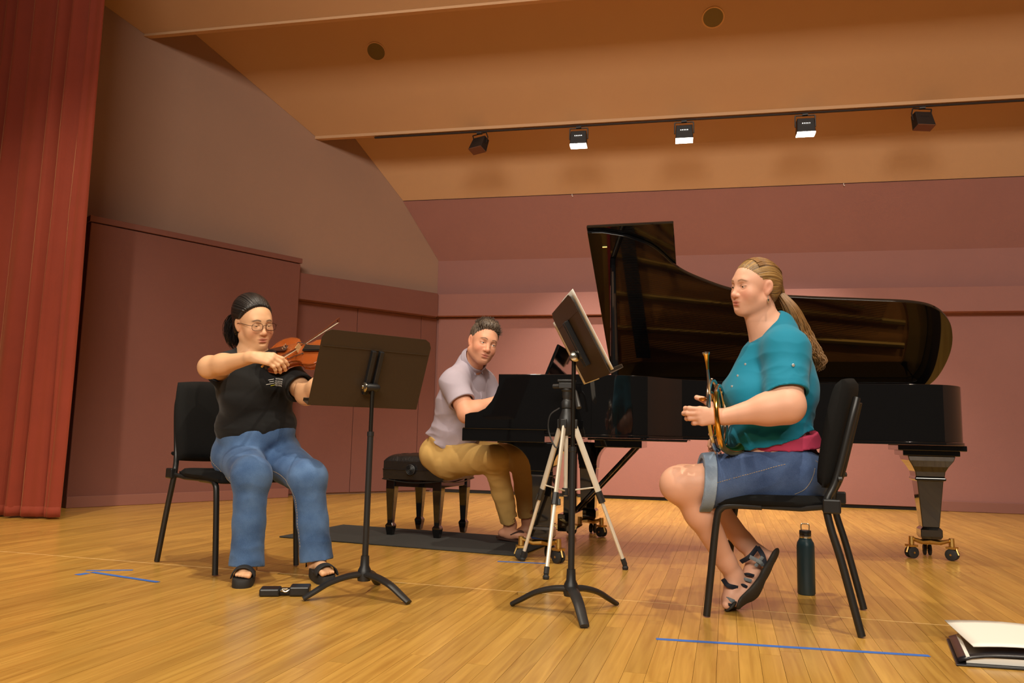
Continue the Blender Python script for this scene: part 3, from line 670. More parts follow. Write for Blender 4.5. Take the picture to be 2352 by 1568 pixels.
# ------------------------------------------------------------------ music stands
M_desk = mat('dark_brown_black_desk', srgb(58, 44, 30), .5, spec=.4, bump=.2, bscale=500)
M_stand = mat('black_stand_paint', (.016, .0165, .017), .42)
M_chrome = mat('nickel', srgb(205, 200, 185), .22, metal=1)
M_inner = mat('grey_steel_tube', srgb(70, 66, 60), .3, metal=.9)
def music_stand(base, ang0, hinge_z, desk_c, wvec, tvec, lab, split_z):
    st = empty('music_stand', base, label=lab, cat='music stand', group='orchestra music stands')
    B_ = np.array(base)
    m = MB(); r = .236
    for k in range(3):
        a = ang0+k*2*math.pi/3; d = np.array([math.cos(a), math.sin(a), 0])
        pts = smooth_path([d*.012+Z*.088, d*.07+Z*.082, d*.14+Z*.062, d*.20+Z*.030, d*(r+.004)+Z*.008], 5)
        m.tube(pts, [.021-.006*i/(len(pts)-1) for i in range(len(pts))], 10, flat=((0, 0, 1), 1.15, .62))
    m.lathe([(0, .06), (.026, .062), (.030, .08), (.026, .105), (.0185, .12), (.0165, .16), (.0, .16)], 20); m.build('base', M_stand, st, angle=50)
    m = MB(); m.lathe([(0, .12), (.0125, .12), (.0125, split_z-.02), (.014, split_z-.018), (.014, split_z), (0, split_z)], 16); m.build('outer_tube', M_stand, st)
    m = MB(); m.lathe([(0, split_z), (.0085, split_z), (.0085, hinge_z-.01), (0, hinge_z-.01)], 14); m.build('inner_tube', M_inner, st)
    # desk: plate with clipped top corners, lip, rib and clamp
    w = nrm(wvec); t = nrm(tvec); nn = nrm(np.cross(w, t))        # nn points to the player
    if np.dot(nn, np.array([0, 0, 1])) < 0: nn = -nn
    c = np.array(desk_c)-B_
    WD, HD = .508, .318
    poly = [(-WD/2, -HD/2), (WD/2, -HD/2), (WD/2, HD/2-.035), (WD/2-.012, HD/2-.012), (WD/2-.035, HD/2), (-WD/2+.035, HD/2), (-WD/2+.012, HD/2-.012), (-WD/2, HD/2-.035)]
    m = MB(); n = len(poly); f_ = [c+w*a+t*b+nn*.0012 for a, b in poly]; g_ = [c+w*a+t*b-nn*.0012 for a, b in poly]
    m._add(f_+g_, [tuple(range(n)), tuple(range(2*n-1, n-1, -1))]+[(k, (k+1) % n, n+(k+1) % n, n+k) for k in range(n)])
    m.build('desk', M_desk, st, smooth=False)
    m = MB()
    def bar(a0, b0, a1, b1, d0, d1):
        m.hexa([c+w*a0+t*b0+nn*d0, c+w*a1+t*b0+nn*d0, c+w*a1+t*b1+nn*d0, c+w*a0+t*b1+nn*d0, c+w*a0+t*b0+nn*d1, c+w*a1+t*b0+nn*d1, c+w*a1+t*b1+nn*d1, c+w*a0+t*b1+nn*d1])
    bar(-WD/2, -HD/2-.002, WD/2, -HD/2, 0, .05); bar(-WD/2, -HD/2-.002, WD/2, -HD/2+.012, .049, .052)
    m.build('lip', M_desk, st, smooth=False, bevel=.001, seg=1)
    m = MB(); bar(-WD/2+.01, HD/2-.07, WD/2-.01, HD/2-.066, -.0035, -.001); m.build('rib', M_desk, st, smooth=False)
    m = MB(); bar(-.030, -.10, -.010, .09, -.022, -.001); m.build('bracket', M_blk, st, smooth=False, bevel=.003); m = MB(); bar(.006, -.10, .026, .09, -.022, -.001); m.build('bracket', M_blk, st, smooth=False, bevel=.003)
    hg = np.array([0, 0, hinge_z]); m = MB(); m.lathe([(0, -.03), (.012, -.03), (.016, -.02), (.016, .02), (.012, .03), (0, .03)], 18, hg, frame_from(w, Z)); m.tube([hg, c-t*.06-nn*.008], .010, 8); m.build('clamp', M_blk, st)
    m = MB(); m.lathe([(0, 0), (.015, .0), (.021, .006), (.021, .010), (.015, .014), (.008, .016), (.007, .021), (0, .022)], 20, hg-w*.03, frame_from(-w, Z)); m.build('clamp_bolt', M_chrome, st)
    return st, c+B_, w, t, nn
sb = np.array([-1.417, 2.955, 0])
w1 = nrm([.586, .806, 0]); pl1 = np.array([-.806, .586, 0])
t1 = nrm(Z*math.cos(R(21))-pl1*math.sin(R(21)))
hz1 = .842
nn1 = nrm(np.cross(w1, t1)); nn1 = nn1 if nn1[2] > 0 else -nn1
dc1 = sb+Z*hz1+t1*.062+nn1*.030+w1*.0
music_stand(tuple(sb), math.atan2(2.795-2.955, -1.583+1.405), hz1, dc1, w1, t1, 'black music stand in front of the violinist, desk seen from behind', .66)
sb2 = np.array([-.572, 2.974, 0])
w2 = nrm([-.34, .94, 0]); pl2 = np.array([.94, .34, 0])
t2_ = nrm(Z*math.cos(R(28))-pl2*math.sin(R(28)))
dc2 = pix(1328, 784, 2.99)
st2 = music_stand(tuple(sb2), math.atan2(2.771-2.974, -.487+.572), pix(1318, 818, 3.0)[2], dc2, w2, t2_, 'black music stand facing the horn player, seen edge-on with sheet music', .62)
# sheet music spread on that stand
_, c, w, t, nn = st2
def sheet(name, lab, a0, a1, b0, b1, lift, curl, grp='sheet music on the stand'):
    m = MB(); n_ = 10; P = [[c+w*(a0+(a1-a0)*i/n_)+t*(b0+(b1-b0)*j/n_)+nn*(lift+curl*(abs(i/n_-.5)*2)**2) for j in range(n_+1)] for i in range(n_+1)]
    m.grid(P); o = m.build(name, M_white, angle=180, solid=.0014, origin=tuple(c), recalc=False); return tag(o, lab, 'sheet music', grp)
sheet('sheet_music', 'white sheet of music on the near half of the edge-on stand', -.285, -.004, -.15, .165, .006, .004)
sheet('sheet_music', 'white sheet of music on the far half of the edge-on stand', .004, .345, -.165, .13, .006, .002)

# ------------------------------------------------------------------ tripod
M_tri = mat('champagne_aluminium', srgb(226, 218, 200), .35, metal=.25)
M_tpl = mat('tripod_black_plastic', (.02, .02, .02), .4)
feet = [(-.811, 3.606), (-.496, 4.015), (-1.044, 4.07)]
tc_ = np.array([np.mean([f[0] for f in feet])+.0, np.mean([f[1] for f in feet]), 0])
tri = empty('camera_tripod', tuple(tc_), label='silver and black camera tripod behind the edge-on music stand', cat='tripod')
hub = np.array([0, 0, .74]); 
m = MB(); m.lathe([(0, .66), (.02, .665), (.038, .70), (.042, .74), (.03, .77), (.022, .80), (0, .80)], 20)
lt = MB()
lowm = MB(); clampm = MB(); footm = MB()
for (fx, fy) in feet:
    f_ = np.array([fx, fy, 0])-tc_; d = nrm([f_[0], f_[1], 0]); a = hub+d*.042-Z*.03; b = f_+Z*.02; v = b-a
    lt = MB(); lt.tube([a, a+v*.52], .0135, 8, flat=(np.cross(d, Z), 1.2, .8)); lg = lt.build('upper_leg', M_tri, tri)
    q = MB(); q.tube([a+v*.5, b-v*.02], .0095, 8); q.build('lower_leg', M_tri, tri)
    q = MB(); q.tube([a+v*.47, a+v*.55], .018, 8); q.tube([a+v*.51-np.cross(d, Z)*.02, a+v*.55-np.cross(d, Z)*.024], .007, 6); q.build('leg_clamp', M_tpl, tri)
    q = MB(); q.tube([b-v*.05, b-v*.005], .013, 8); q.lathe([(0, -.019), (.014, -.019), (.016, -.008), (.009, .004), (0, .006)], 12, b); q.build('rubber_foot', M_rubber, tri)
    q = MB(); q.tube([Z*.385, a+v*.44], .004, 6); q.build('spreader_arm', M_tri, tri)
    m.box(a+Z*.012, (.03, .03, .045))
m.build('crown', M_tpl, tri, angle=40, bevel=.003)
m = MB(); m.lathe([(0, .36), (.0105, .36), (.0105, .88), (0, .88)], 14); m.build('centre_column', M_tri, tri)
m = MB(); m.lathe([(0, .365), (.018, .365), (.018, .40), (0, .40)], 14); m.build('spreader_hub', M_tpl, tri)
m = MB(); m.lathe([(0, .80), (.026, .80), (.028, .83), (.02, .845), (.024, .86), (.024, .885), (.03, .89), (.03, .90), (0, .90)], 18)
m.box((0, 0, .915), (.075, .06, .03)); m.box((0, 0, .94), (.09, .055, .012)); m.tube([(-.03, 0, .912), (-.075, .01, .912)], .012, 10)
m.build('pan_head', M_tpl, tri, angle=40, bevel=.003)
m = MB(); m.tube([(.03, -.02, .905), (.055, -.05, .88), (.08, -.09, .80)], [.008, .009, .014], 10); m.build('pan_handle', M_tpl, tri)
m = MB(); pts = smooth_path([(-.03, -.03, .80), (-.075, -.05, .76), (-.08, -.05, .68), (-.04, -.05, .60), (-.02, -.03, .66)], 6); m.tube(pts, .004, 6); m.build('strap', M_tpl, tri)

# ------------------------------------------------------------------ bottle, folder, case, tape
M_bot = mat('dark_teal_enamel', srgb(22, 48, 56), .35, bump=.1, bscale=600)
bt = empty('water_bottle', (.33, 3.70, 0), label='dark teal insulated water bottle on the floor under the chair', cat='bottle')
m = MB(); m.lathe([(0, .001), (.034, .001), (.0375, .006), (.0375, .205), (.035, .220), (.028, .232), (.0245, .240), (.0245, .252), (0, .252)], 32); m.build('body', M_bot, bt)
m = MB(); m.lathe([(.0247, .2405), (.0252, .243), (.0252, .249), (.0247, .2515)], 28); m.build('steel_ring', M_chrome, bt)
m = MB(); m.lathe([(0, .2525), (.0235, .2525), (.025, .255), (.025, .270), (.023, .273), (0, .273)], 28); cp = m.build('cap', M_shell, bt)
m = MB(); m.tube(smooth_path([(-.016, 0, .27), (-.017, 0, .288), (-.014, 0, .299), (0, 0, .301), (.014, 0, .299), (.017, 0, .288), (.016, 0, .27)], 5), .0028, 8); m.build('carry_loop', M_chrome, cp)
def floor_at(px, py, z=0):
    d = c_f+c_r*(px-IMG_W/2)/FPX-c_u*(py-IMG_H/2)/FPX; t = (z-CAM_Z)/d[2]; return np.array([0, 0, CAM_Z])+d*t
M_vinyl = mat('black_vinyl', (.012, .012, .016), .3)
fa = np.array([.660, 2.70, 0]); fu = nrm([.987, .10, 0]); fv = nrm([.16, .985, 0])*1.0
fold = empty('music_folder', tuple(fa), label='black music folder lying on the floor at the right edge', cat='folder')
m = MB()
def fp(a, b, z): return fu*a+fv*b+Z*z
m.hexa([fp(0, 0, .001), fp(.46, 0, .001), fp(.46, .34, .001), fp(0, .34, .001), fp(0, 0, .006), fp(.46, 0, .006), fp(.46, .34, .006), fp(0, .34, .006)]); m.build('back_cover', M_vinyl, fold, smooth=False, bevel=.002)
P = [[fp(.008+.45*i/12, .012+.325*j/8, .012+.026*math.exp(-(i/1.6)**2)*0+.022*(1-math.exp(-i/1.2))) for j in range(9)] for i in range(13)]
m = MB(); m.grid(P); m.build('front_cover', M_vinyl, fold, angle=180, solid=.006, recalc=False)
m = MB(); m.hexa([fp(.03, .02, .007), fp(.44, .02, .007), fp(.44, .32, .007), fp(.03, .32, .007), fp(.03, .02, .026), fp(.44, .02, .026), fp(.44, .32, .026), fp(.03, .32, .026)]); m.build('page_block', M_white, fold, smooth=False)
m = MB(); P = [[fp(.055+.40*i/10-.055*(1-i/10)*j/8, .05+.33*j/8, .045+.006*math.sin(i*.5)+.008*j/8) for j in range(9)] for i in range(11)]
m.grid([[p+Z*.004 for p in r] for r in P]); pg = m.build('loose_pages', M_white, angle=180, solid=.003, origin=(0, 0, 0), recalc=False); pg.location = tuple(fa); tag(pg, 'loose white pages lying on the black folder', 'paper')
# small black case
cs = empty('accessory_case', tuple(floor_at(655, 1366)), R(24), label='small black accessory case with a metal clasp on the floor before the violinist', cat='case')
m = MB(); m.box((-.058, 0, .0155), (.078, .075, .029)); m.build('half_shell', M_shell, cs, smooth=False, bevel=.006)
m = MB(); m.box((.058, 0, .020), (.078, .078, .036)); m.build('half_shell', M_shell, cs, smooth=False, bevel=.006)
m = MB(); m.box((0, .005, .014), (.045, .05, .022)); m.build('hinge', M_shell, cs, smooth=False, bevel=.004)
m = MB(); m.tube(smooth_path([(-.018, -.03, .018), (-.008, -.04, .024), (.006, -.04, .02), (.02, -.03, .026)], 5), .003, 8); m.tube([(-.01, -.028, .027), (.012, -.028, .028)], .0035, 8); m.build('clasp', M_chrome, cs)
M_tape = mat('blue_painters_tape', srgb(62, 108, 190), .6, bump=.2, bscale=300)
def tape(lab, pts, wd, grp=None):
    m = MB()
    for (a, b) in pts:
        a, b = np.array(a), np.array(b); d = nrm(b-a); s_ = np.array([-d[1], d[0], 0])*wd/2
        n = 8
        L = [a+(b-a)*k/n for k in range(n+1)]
        m.grid([[p-s_+Z*.0006, p+s_+Z*.0006] for p in L])
    o = m.build('tape_strip', M_tape, smooth=False, origin=tuple(np.array(pts[0][0])), solid=.0004, recalc=False); return tag(o, lab, 'tape', grp)
tape('long blue tape strip on the floor in front of the horn player', [(floor_at(1507, 1467), floor_at(2135, 1506))], .024, 'blue tape marks')
tape('short blue tape piece at the tip of the floor arrow', [(floor_at(176, 1320), floor_at(202, 1316))], .036, 'blue tape marks')
tape('upper arm of the blue tape arrow on the floor at left', [(floor_at(198, 1310), floor_at(305, 1309))], .022, 'blue tape marks')
tape('lower arm of the blue tape arrow on the floor at left', [(floor_at(212, 1314)+Z*.0008, floor_at(363, 1337)+Z*.0008)], .024, 'blue tape marks')
tape('blue tape mark under the front wheel of the piano', [(floor_at(1143, 1289), floor_at(1262, 1294))], .024, 'blue tape marks')
# ------------------------------------------------------------------ blended-volume modelling for bodies and cloth
f32 = np.float32
def q_cone(a, b, ra, rb, flat=None):
    """tapered capsule; flat=(axis, k) squeezes the section along axis by k"""
    a = np.asarray(a, f32); b = np.asarray(b, f32); ba = b-a; L = float(ba@ba)+1e-9
    if flat is None:
        def fn(p):
            pa = p-a; h = np.clip((pa@ba)/L, 0, 1); q = pa-h[..., None]*ba
            return np.sqrt(np.einsum('...i,...i', q, q))-(ra+(rb-ra)*h)
    else:
        ax = np.asarray(nrm(flat[0]), f32); k = flat[1]
        def fn(p):
            pa = p-a; h = np.clip((pa@ba)/L, 0, 1); q = pa-h[..., None]*ba; w = q@ax
            q = q+(w*(1/k-1))[..., None]*ax
            return (np.sqrt(np.einsum('...i,...i', q, q))-(ra+(rb-ra)*h))*(k+1)/2 if k < 1 else np.sqrt(np.einsum('...i,...i', q, q))-(ra+(rb-ra)*h)
    return fn
def q_ell(c, r, Rm=None):
    c = np.asarray(c, f32); r = np.asarray(r, f32); M = np.eye(3, dtype=f32) if Rm is None else np.asarray(Rm, f32); mr = float(r.min())
    def fn(p):
        q = ((p-c)@M)/r; k0 = np.sqrt(np.einsum('...i,...i', q, q)); q = q/r; k1 = np.sqrt(np.einsum('...i,...i', q, q))
        return np.where(k1 > 1e-4, k0*(k0-1)/np.maximum(k1, 1e-4), -mr)
    return fn
def q_plane(p0, n):
    p0 = np.asarray(p0, f32); n = np.asarray(nrm(n), f32)
    return lambda p: (p-p0)@n
def q_loc(fn, o, Rm):
    o = np.asarray(o, f32); Rm = np.asarray(Rm, f32)
    return lambda p: fn((p-o)@Rm)
class Field:
    def __init__(s): s.ops = []; s.disp = None
    def add(s, fn, k=.02): s.ops.append((0, fn, k)); return s
    def sub(s, fn, k=.006): s.ops.append((1, fn, k)); return s
    def cut(s, fn): s.ops.append((2, fn, 0)); return s
    def chain(s, pts, rs, k=.02, flat=None):
        for i in range(len(pts)-1): s.add(q_cone(pts[i], pts[i+1], rs[i], rs[i+1], flat), k if i == 0 else min(k, .012))
        return s
    @staticmethod
    def _mix(op, d, e, k):
        if op == 0:
            h = np.clip(.5+.5*(d-e)/k, 0, 1); return d+(e-d)*h-k*h*(1-h)
        if op == 1:
            e = -e; h = np.clip(.5-.5*(d-e)/k, 0, 1); return d+(e-d)*h+k*h*(1-h)
        return np.maximum(d, e)
    def at(s, p):
        d = np.full(p.shape[:-1], 1.0, f32)
        for op, fn, k in s.ops: d = s._mix(op, d, fn(p), k)
        if s.disp is not None: d = d+s.disp(p)
        return d
    def mesh(s, lo, hi, res, slack=.012):
        BK = 8; lo = np.asarray(lo, float); hi = np.asarray(hi, float)
        nbk = np.maximum(1, np.ceil((hi-lo)/(res*BK)).astype(int)); N = nbk*BK+1
        bi = np.stack(np.meshgrid(*[np.arange(k) for k in nbk], indexing='ij'), -1).reshape(-1, 3)
        cen = (lo+(bi+.5)*BK*res).astype(f32); Rb = BK*res*.87
        dc = np.full(len(cen), 1.0, f32); each = []
        for op, fn, k in s.ops:
            e = fn(cen); each.append(e); dc = s._mix(op, dc, e, k)
        keep = np.abs(dc) < Rb*1.25+slack
        kb_ = bi[keep]; nk = len(kb_)
        if nk == 0: return np.zeros((0, 3)), np.zeros((0, 4), int)
        g = np.arange(BK+1); loc = np.stack(np.meshgrid(g, g, g, indexing='ij'), -1).reshape(1, -1, 3)
        P = (lo+(kb_[:, None, :]*BK+loc)*res).astype(f32); D = np.full(P.shape[:2], 1.0, f32)
        for (op, fn, k), e in zip(s.ops, each):
            if op == 2: D = np.maximum(D, fn(P)); continue
            near = (e[keep]-Rb*1.5) < k+.02
            if near.any(): D[near] = s._mix(op, D[near], fn(P[near]), k)
        if s.disp is not None: D = D+s.disp(P)
        gi = (kb_[:, None, :]*BK+loc); gf = (gi[..., 0]*N[1]+gi[..., 1])*N[2]+gi[..., 2]
        G = np.empty(int(N[0])*int(N[1])*int(N[2]), f32); G[gf] = D; D = G[gf]        # blocks agree on their shared points
        D = D.reshape(nk, BK+1, BK+1, BK+1); S = D < 0; tot = np.zeros((nk, BK, BK, BK), np.uint8); s8 = S.view(np.uint8)
        for a in (0, 1):
            for b in (0, 1):
                for c in (0, 1): tot += s8[:, a:a+BK, b:b+BK, c:c+BK]
        act = np.argwhere((tot > 0) & (tot < 8)); cell = kb_[act[:, 0]]*BK+act[:, 1:]
        idm = np.full(N+1, -1, np.int32); idm[cell[:, 0], cell[:, 1], cell[:, 2]] = np.arange(len(act))
        acc = np.zeros((len(act), 3)); cnt = np.zeros(len(act)); cs_ = [(a, b, c) for a in (0, 1) for b in (0, 1) for c in (0, 1)]
        gval = [D[act[:, 0], act[:, 1]+u[0], act[:, 2]+u[1], act[:, 3]+u[2]] for u in cs_]
        for i in range(8):
            for j in range(i+1, 8):
                if sum(x != y for x, y in zip(cs_[i], cs_[j])) != 1: continue
                u, v = np.array(cs_[i]), np.array(cs_[j]); gu, gv = gval[i], gval[j]
                x = (gu < 0) != (gv < 0); t = np.where(x, gu/np.where(x, gu-gv, 1), 0)
                acc += x[:, None]*(u+(v-u)*t[:, None]); cnt += x
        V = lo+(cell+acc/np.maximum(cnt, 1)[:, None])*res
        F_ = []; core = S[:, :BK, :BK, :BK]
        for ax in range(3):
            a, b = [(1, 2), (2, 0), (0, 1)][ax]; sh_ = [slice(0, BK)]*3; sh_[ax] = slice(1, BK+1)
            e0 = np.argwhere(core != S[(slice(None), *sh_)])
            if not len(e0): continue
            fl = ~core[e0[:, 0], e0[:, 1], e0[:, 2], e0[:, 3]]; e = kb_[e0[:, 0]]*BK+e0[:, 1:]
            ok = (e[:, a] > 0) & (e[:, b] > 0); e = e[ok]; fl = fl[ok]
            def cid(da, db): q = e.copy(); q[:, a] -= da; q[:, b] -= db; return idm[q[:, 0], q[:, 1], q[:, 2]]
            q = np.stack([cid(1, 1), cid(0, 1), cid(0, 0), cid(1, 0)], 1); q[fl] = q[fl][:, ::-1]; F_.append(q)
        F_ = np.concatenate(F_); F_ = F_[(F_ >= 0).all(1)]
        return V, F_
def tidy(V, F_):
    u, inv = np.unique(F_, return_inverse=True); return V[u], inv.reshape(F_.shape)
def multires(field, lo, hi, coarse, boxes):
    """one surface: coarse everywhere, finer inside the given boxes (lo, hi, res)"""
    V, F_ = field.mesh(lo, hi, coarse); Vs, Fs = [], []
    c = V[F_].mean(1); drop = np.zeros(len(F_), bool)
    for (a, b, r) in boxes: drop |= ((c > np.array(a)+.006) & (c < np.array(b)-.006)).all(1)
    V, F_ = tidy(V, F_[~drop]); Vs.append(V); Fs.append(F_); n = len(V)
    for (a, b, r) in boxes:
        v, f = field.mesh(a, b, r); 
        if len(f): v, f = tidy(v, f); Vs.append(v); Fs.append(f+n); n += len(v)
    return np.concatenate(Vs), np.concatenate(Fs)
def mesh_obj(name, V, F_, mt, parent=None, col=None, extra=None):
    o_ = np.zeros(3); q_ = parent
    while q_ is not None: o_ = o_+np.array(q_.location); q_ = q_.parent
    me = bpy.data.meshes.new(name); n, k = len(V), len(F_)
    me.vertices.add(n); me.vertices.foreach_set('co', (V-o_).astype(f32).ravel())
    me.loops.add(k*4); me.loops.foreach_set('vertex_index', F_.astype(np.int32).ravel())
    me.polygons.add(k); me.polygons.foreach_set('loop_start', np.arange(0, k*4, 4, dtype=np.int32)); me.polygons.foreach_set('loop_total', np.full(k, 4, np.int32))
    me.update(calc_edges=True); me.polygons.foreach_set('use_smooth', np.ones(k, bool))
    if col is not None:
        a = me.attributes.new('col', 'FLOAT_COLOR', 'POINT'); a.data.foreach_set('color', np.concatenate([col, np.ones((n, 1))], 1).astype(f32).ravel())
    if extra is not None:
        a = me.attributes.new('loc', 'FLOAT_VECTOR', 'POINT'); a.data.foreach_set('vector', extra.astype(f32).ravel())
    me.materials.append(mt); me.validate()
    o = bpy.data.objects.new(name, me); COL.objects.link(o)
    if parent is not None: o.parent = parent
    return o
def bounds(pts, pad):
    P = np.array(pts); return P.min(0)-pad, P.max(0)+pad
def dirc(r, u, t): return nrm(r*c_r+u*c_u-t*c_f)          # right / up / towards the photographer
def sstep(a, b, x): t = np.clip((x-a)/(b-a), 0, 1); return t*t*(3-2*t)

# ---- head: local x = person's right, y = face, z = up; 1.0 = a 0.225 m tall head
class Head:
    def __init__(s, o, f, u, sc=1.0, female=True, lid=.5, nose=1.0, jaw=1.0, cheek=1.0, width=1.0, smile=0.0):
        f = nrm(f); x = nrm(np.cross(f, u)); u = np.cross(x, f); s.R = np.array([x, f, u]).T; s.o = np.asarray(o, float); s.s = sc
        s.female, s.lid, s.nose, s.jaw, s.cheek, s.wd, s.smile = female, lid, nose, jaw, cheek, width, smile
    def w(s, *p): return s.o+s.R@(np.array(p)*s.s)
    def loc(s, V): return (V-s.o)@s.R/s.s
    def fns(s):
        W = s.wd; E = lambda c, r, M=None: q_ell(np.array(c), np.array(r), M); Cn = q_cone; L = []
        A = lambda fn, k: L.append((0, fn, k)); S = lambda fn, k: L.append((1, fn, k))
        A(E((0, -.015, .032), (.073*W, .092, .082)), .01)
        A(E((0, .026, -.005), (.064*W, .066, .084)), .03)
        A(E((0, .036, -.055), (.050*W*s.jaw, .046, .050)), .03)
        for q in (-1, 1):
            A(Cn((q*.050*W*s.jaw, -.004, -.058), (q*.016, .062, -.096), .019, .015), .03)
            A(E((q*.036*W, .056, -.034), (.024*s.cheek, .022, .026*s.cheek)), .025)
        A(E((0, .071, -.098), (.019*s.jaw, .015, .014)), .022)
        A(Cn((-.028, .072, .021), (.028, .072, .021), .0115 if s.female else .0135, .0115 if s.female else .0135), .02)
        for q in (-1, 1): S(E((q*.031, .093, .001), (.018, .014, .0115)), .014)
        A(E((0, .074, -.066), (.030, .019, .024)), .02)
        n = s.nose
        A(Cn((0, .078, .012), (0, .097*1+.003*n, -.030), .0068, .0092*n), .012)
        A(E((0, .1005+.004*(n-1), -.035), (.0115*n, .0105*n, .0098*n)), .008)
        for q in (-1, 1): A(E((q*.0125*n, .0915, -.0375), (.0068*n, .009, .0072)), .006)
        for q in (-1, 1): S(E((q*.0062*n, .0985, -.0455), (.0034, .0045, .003)), .003)
        # mouth
        A(E((0, .0855, -.0615), (.0225, .0090, .0050)), .006)
        for q in (-1, 1): A(E((q*.009, .0870, -.0610), (.010, .008, .0045)), .005)
        A(E((0, .0850, -.0732), (.0180, .0098, .0062)), .006)
        S(E((0, .0985, -.0672), (.026, .009, .0014)), .003)
        S(E((0, .094, -.0835), (.014, .006, .004)), .008)
        # lids and eye openings
        for q in (-1, 1):
            A(E((q*.0310, .0725, .000), (.0148, .0134, .0128)), .006)
            S(E((q*.0312, .0860, -.0012-.002*(1-s.lid)), (.0126, .0085, .0010+.0052*s.lid)), .002)
        # ears
        for q in (-1, 1):
            M = np.array([[math.cos(q*.35), -math.sin(q*.35), 0], [math.sin(q*.35), math.cos(q*.35), 0], [0, 0, 1]])
            T = np.array([[1, 0, 0], [0, math.cos(.22), -math.sin(.22)], [0, math.sin(.22), math.cos(.22)]])
            A(E((q*.0735*W, -.010, -.006), (.0085, .0185, .0300), M@T), .006)
            A(E((q*.0715*W, -.004, -.030), (.007, .009, .010), M), .006)
            S(E((q*.0830*W, -.005, -.004), (.006, .0105, .0165), M@T), .004)
        return L
    def put(s, F):
        for op, fn, k in s.fns():
            g = q_loc(lambda p, fn=fn: fn(p/f32(s.s))*f32(s.s), s.o, s.R); (F.add if op == 0 else F.sub)(g, k*s.s)
    def box(s, res, lo=(-.098, -.125, -.128), hi=(.098, .125, .135)):
        c = np.array([s.w(x, y, z) for x in (lo[0], hi[0]) for y in (lo[1], hi[1]) for z in (lo[2], hi[2])]); return (c.min(0), c.max(0), res)
    def paint(s, V, base, lip, blush, brow, stubble=None):
        q = s.loc(V); n = len(V); C = np.tile(np.array(base), (n, 1)).astype(float)
        near = (np.abs(q) < .14).all(1)
        def blend(mask, c):
            mk = (mask*near)[:, None]; C[:] = C*(1-mk)+np.array(c)*mk
        x, y, z = q[:, 0], q[:, 1], q[:, 2]; ax = np.abs(x)
        if stubble is not None:
            g = sstep(.02, .05, y)*sstep(-.035, -.05, z)*(1-sstep(.05, .075, ax)); g = np.maximum(g*.8, sstep(-.035, -.06, z)*sstep(-.015, .02, y)*.7); blend(g*.55, stubble)
        for cz in (-1, 1): blend(.45*np.exp(-(((x-cz*.042)/.022)**2+((z+.035)/.022)**2))*(y > .02), blush)
        blend(.35*np.exp(-((x/.016)**2+((z+.036)/.014)**2))*(y > .085), blush)
        blend(.4*np.exp(-(((ax-.074)/.012)**2+((z+.01)/.035)**2+((y+.008)/.03)**2)), blush)
        lipm = np.maximum(np.exp(-(((x/.0225)**2+((z+.0622)/.0052)**2)**2)), np.exp(-(((x/.0195)**2+((z+.0728)/.0062)**2)**2)))*(y > .07); blend(lipm*.85, lip)
        bz = .0225+.004*np.sin(np.clip((ax-.014)/.034, 0, 1)*math.pi)-.0035*np.clip((ax-.03)/.02, 0, 1)
        bm = np.exp(-(((z-bz)/.0034)**2)**1.5)*sstep(.010, .016, ax)*(1-sstep(.044, .053, ax))*(y > .03); blend(bm*.85, brow)
        lash = np.exp(-((((ax-.031)/.0145)**2+((z-.0005)/(.004+.004*s.lid))**2-1)/.35)**2)*(z > -.0015)*(y > .06); blend(lash*.65, [c*.6 for c in brow])
        return C
def eyes(hd, parent, gaze, iris):
    M_eyew = mat('eye_white', srgb(225, 215, 205), .15); M_iris = mat('iris_'+iris[0], iris[1], .1); M_pup = mat('pupil', (.004, .004, .004), .08)
    gz = nrm(gaze)
    for q in (-1, 1):
        c = hd.w(q*.031, .0722, 0); m = MB(); r = .0122*hd.s; fr = frame_from(gz, hd.R[:, 0])
        prof = [(math.sin(a)*r, math.cos(a)*r) for a in np.linspace(0, math.pi, 26)]; k = 24
        m.lathe(prof[::-1], k, c, fr)
        o = m.build('eye', [M_eyew, M_iris, M_pup], parent, angle=180, origin=np.array(parent.location), offset=(0, 0, 0))
        me = o.data; O_ = np.array(parent.location)
        for p in me.polygons:
            a = math.degrees(math.acos(max(-1, min(1, float(np.dot(nrm(np.array(p.center)+O_-c), gz))))))
            p.material_index = 2 if a < 11 else (1 if a < 29 else 0)
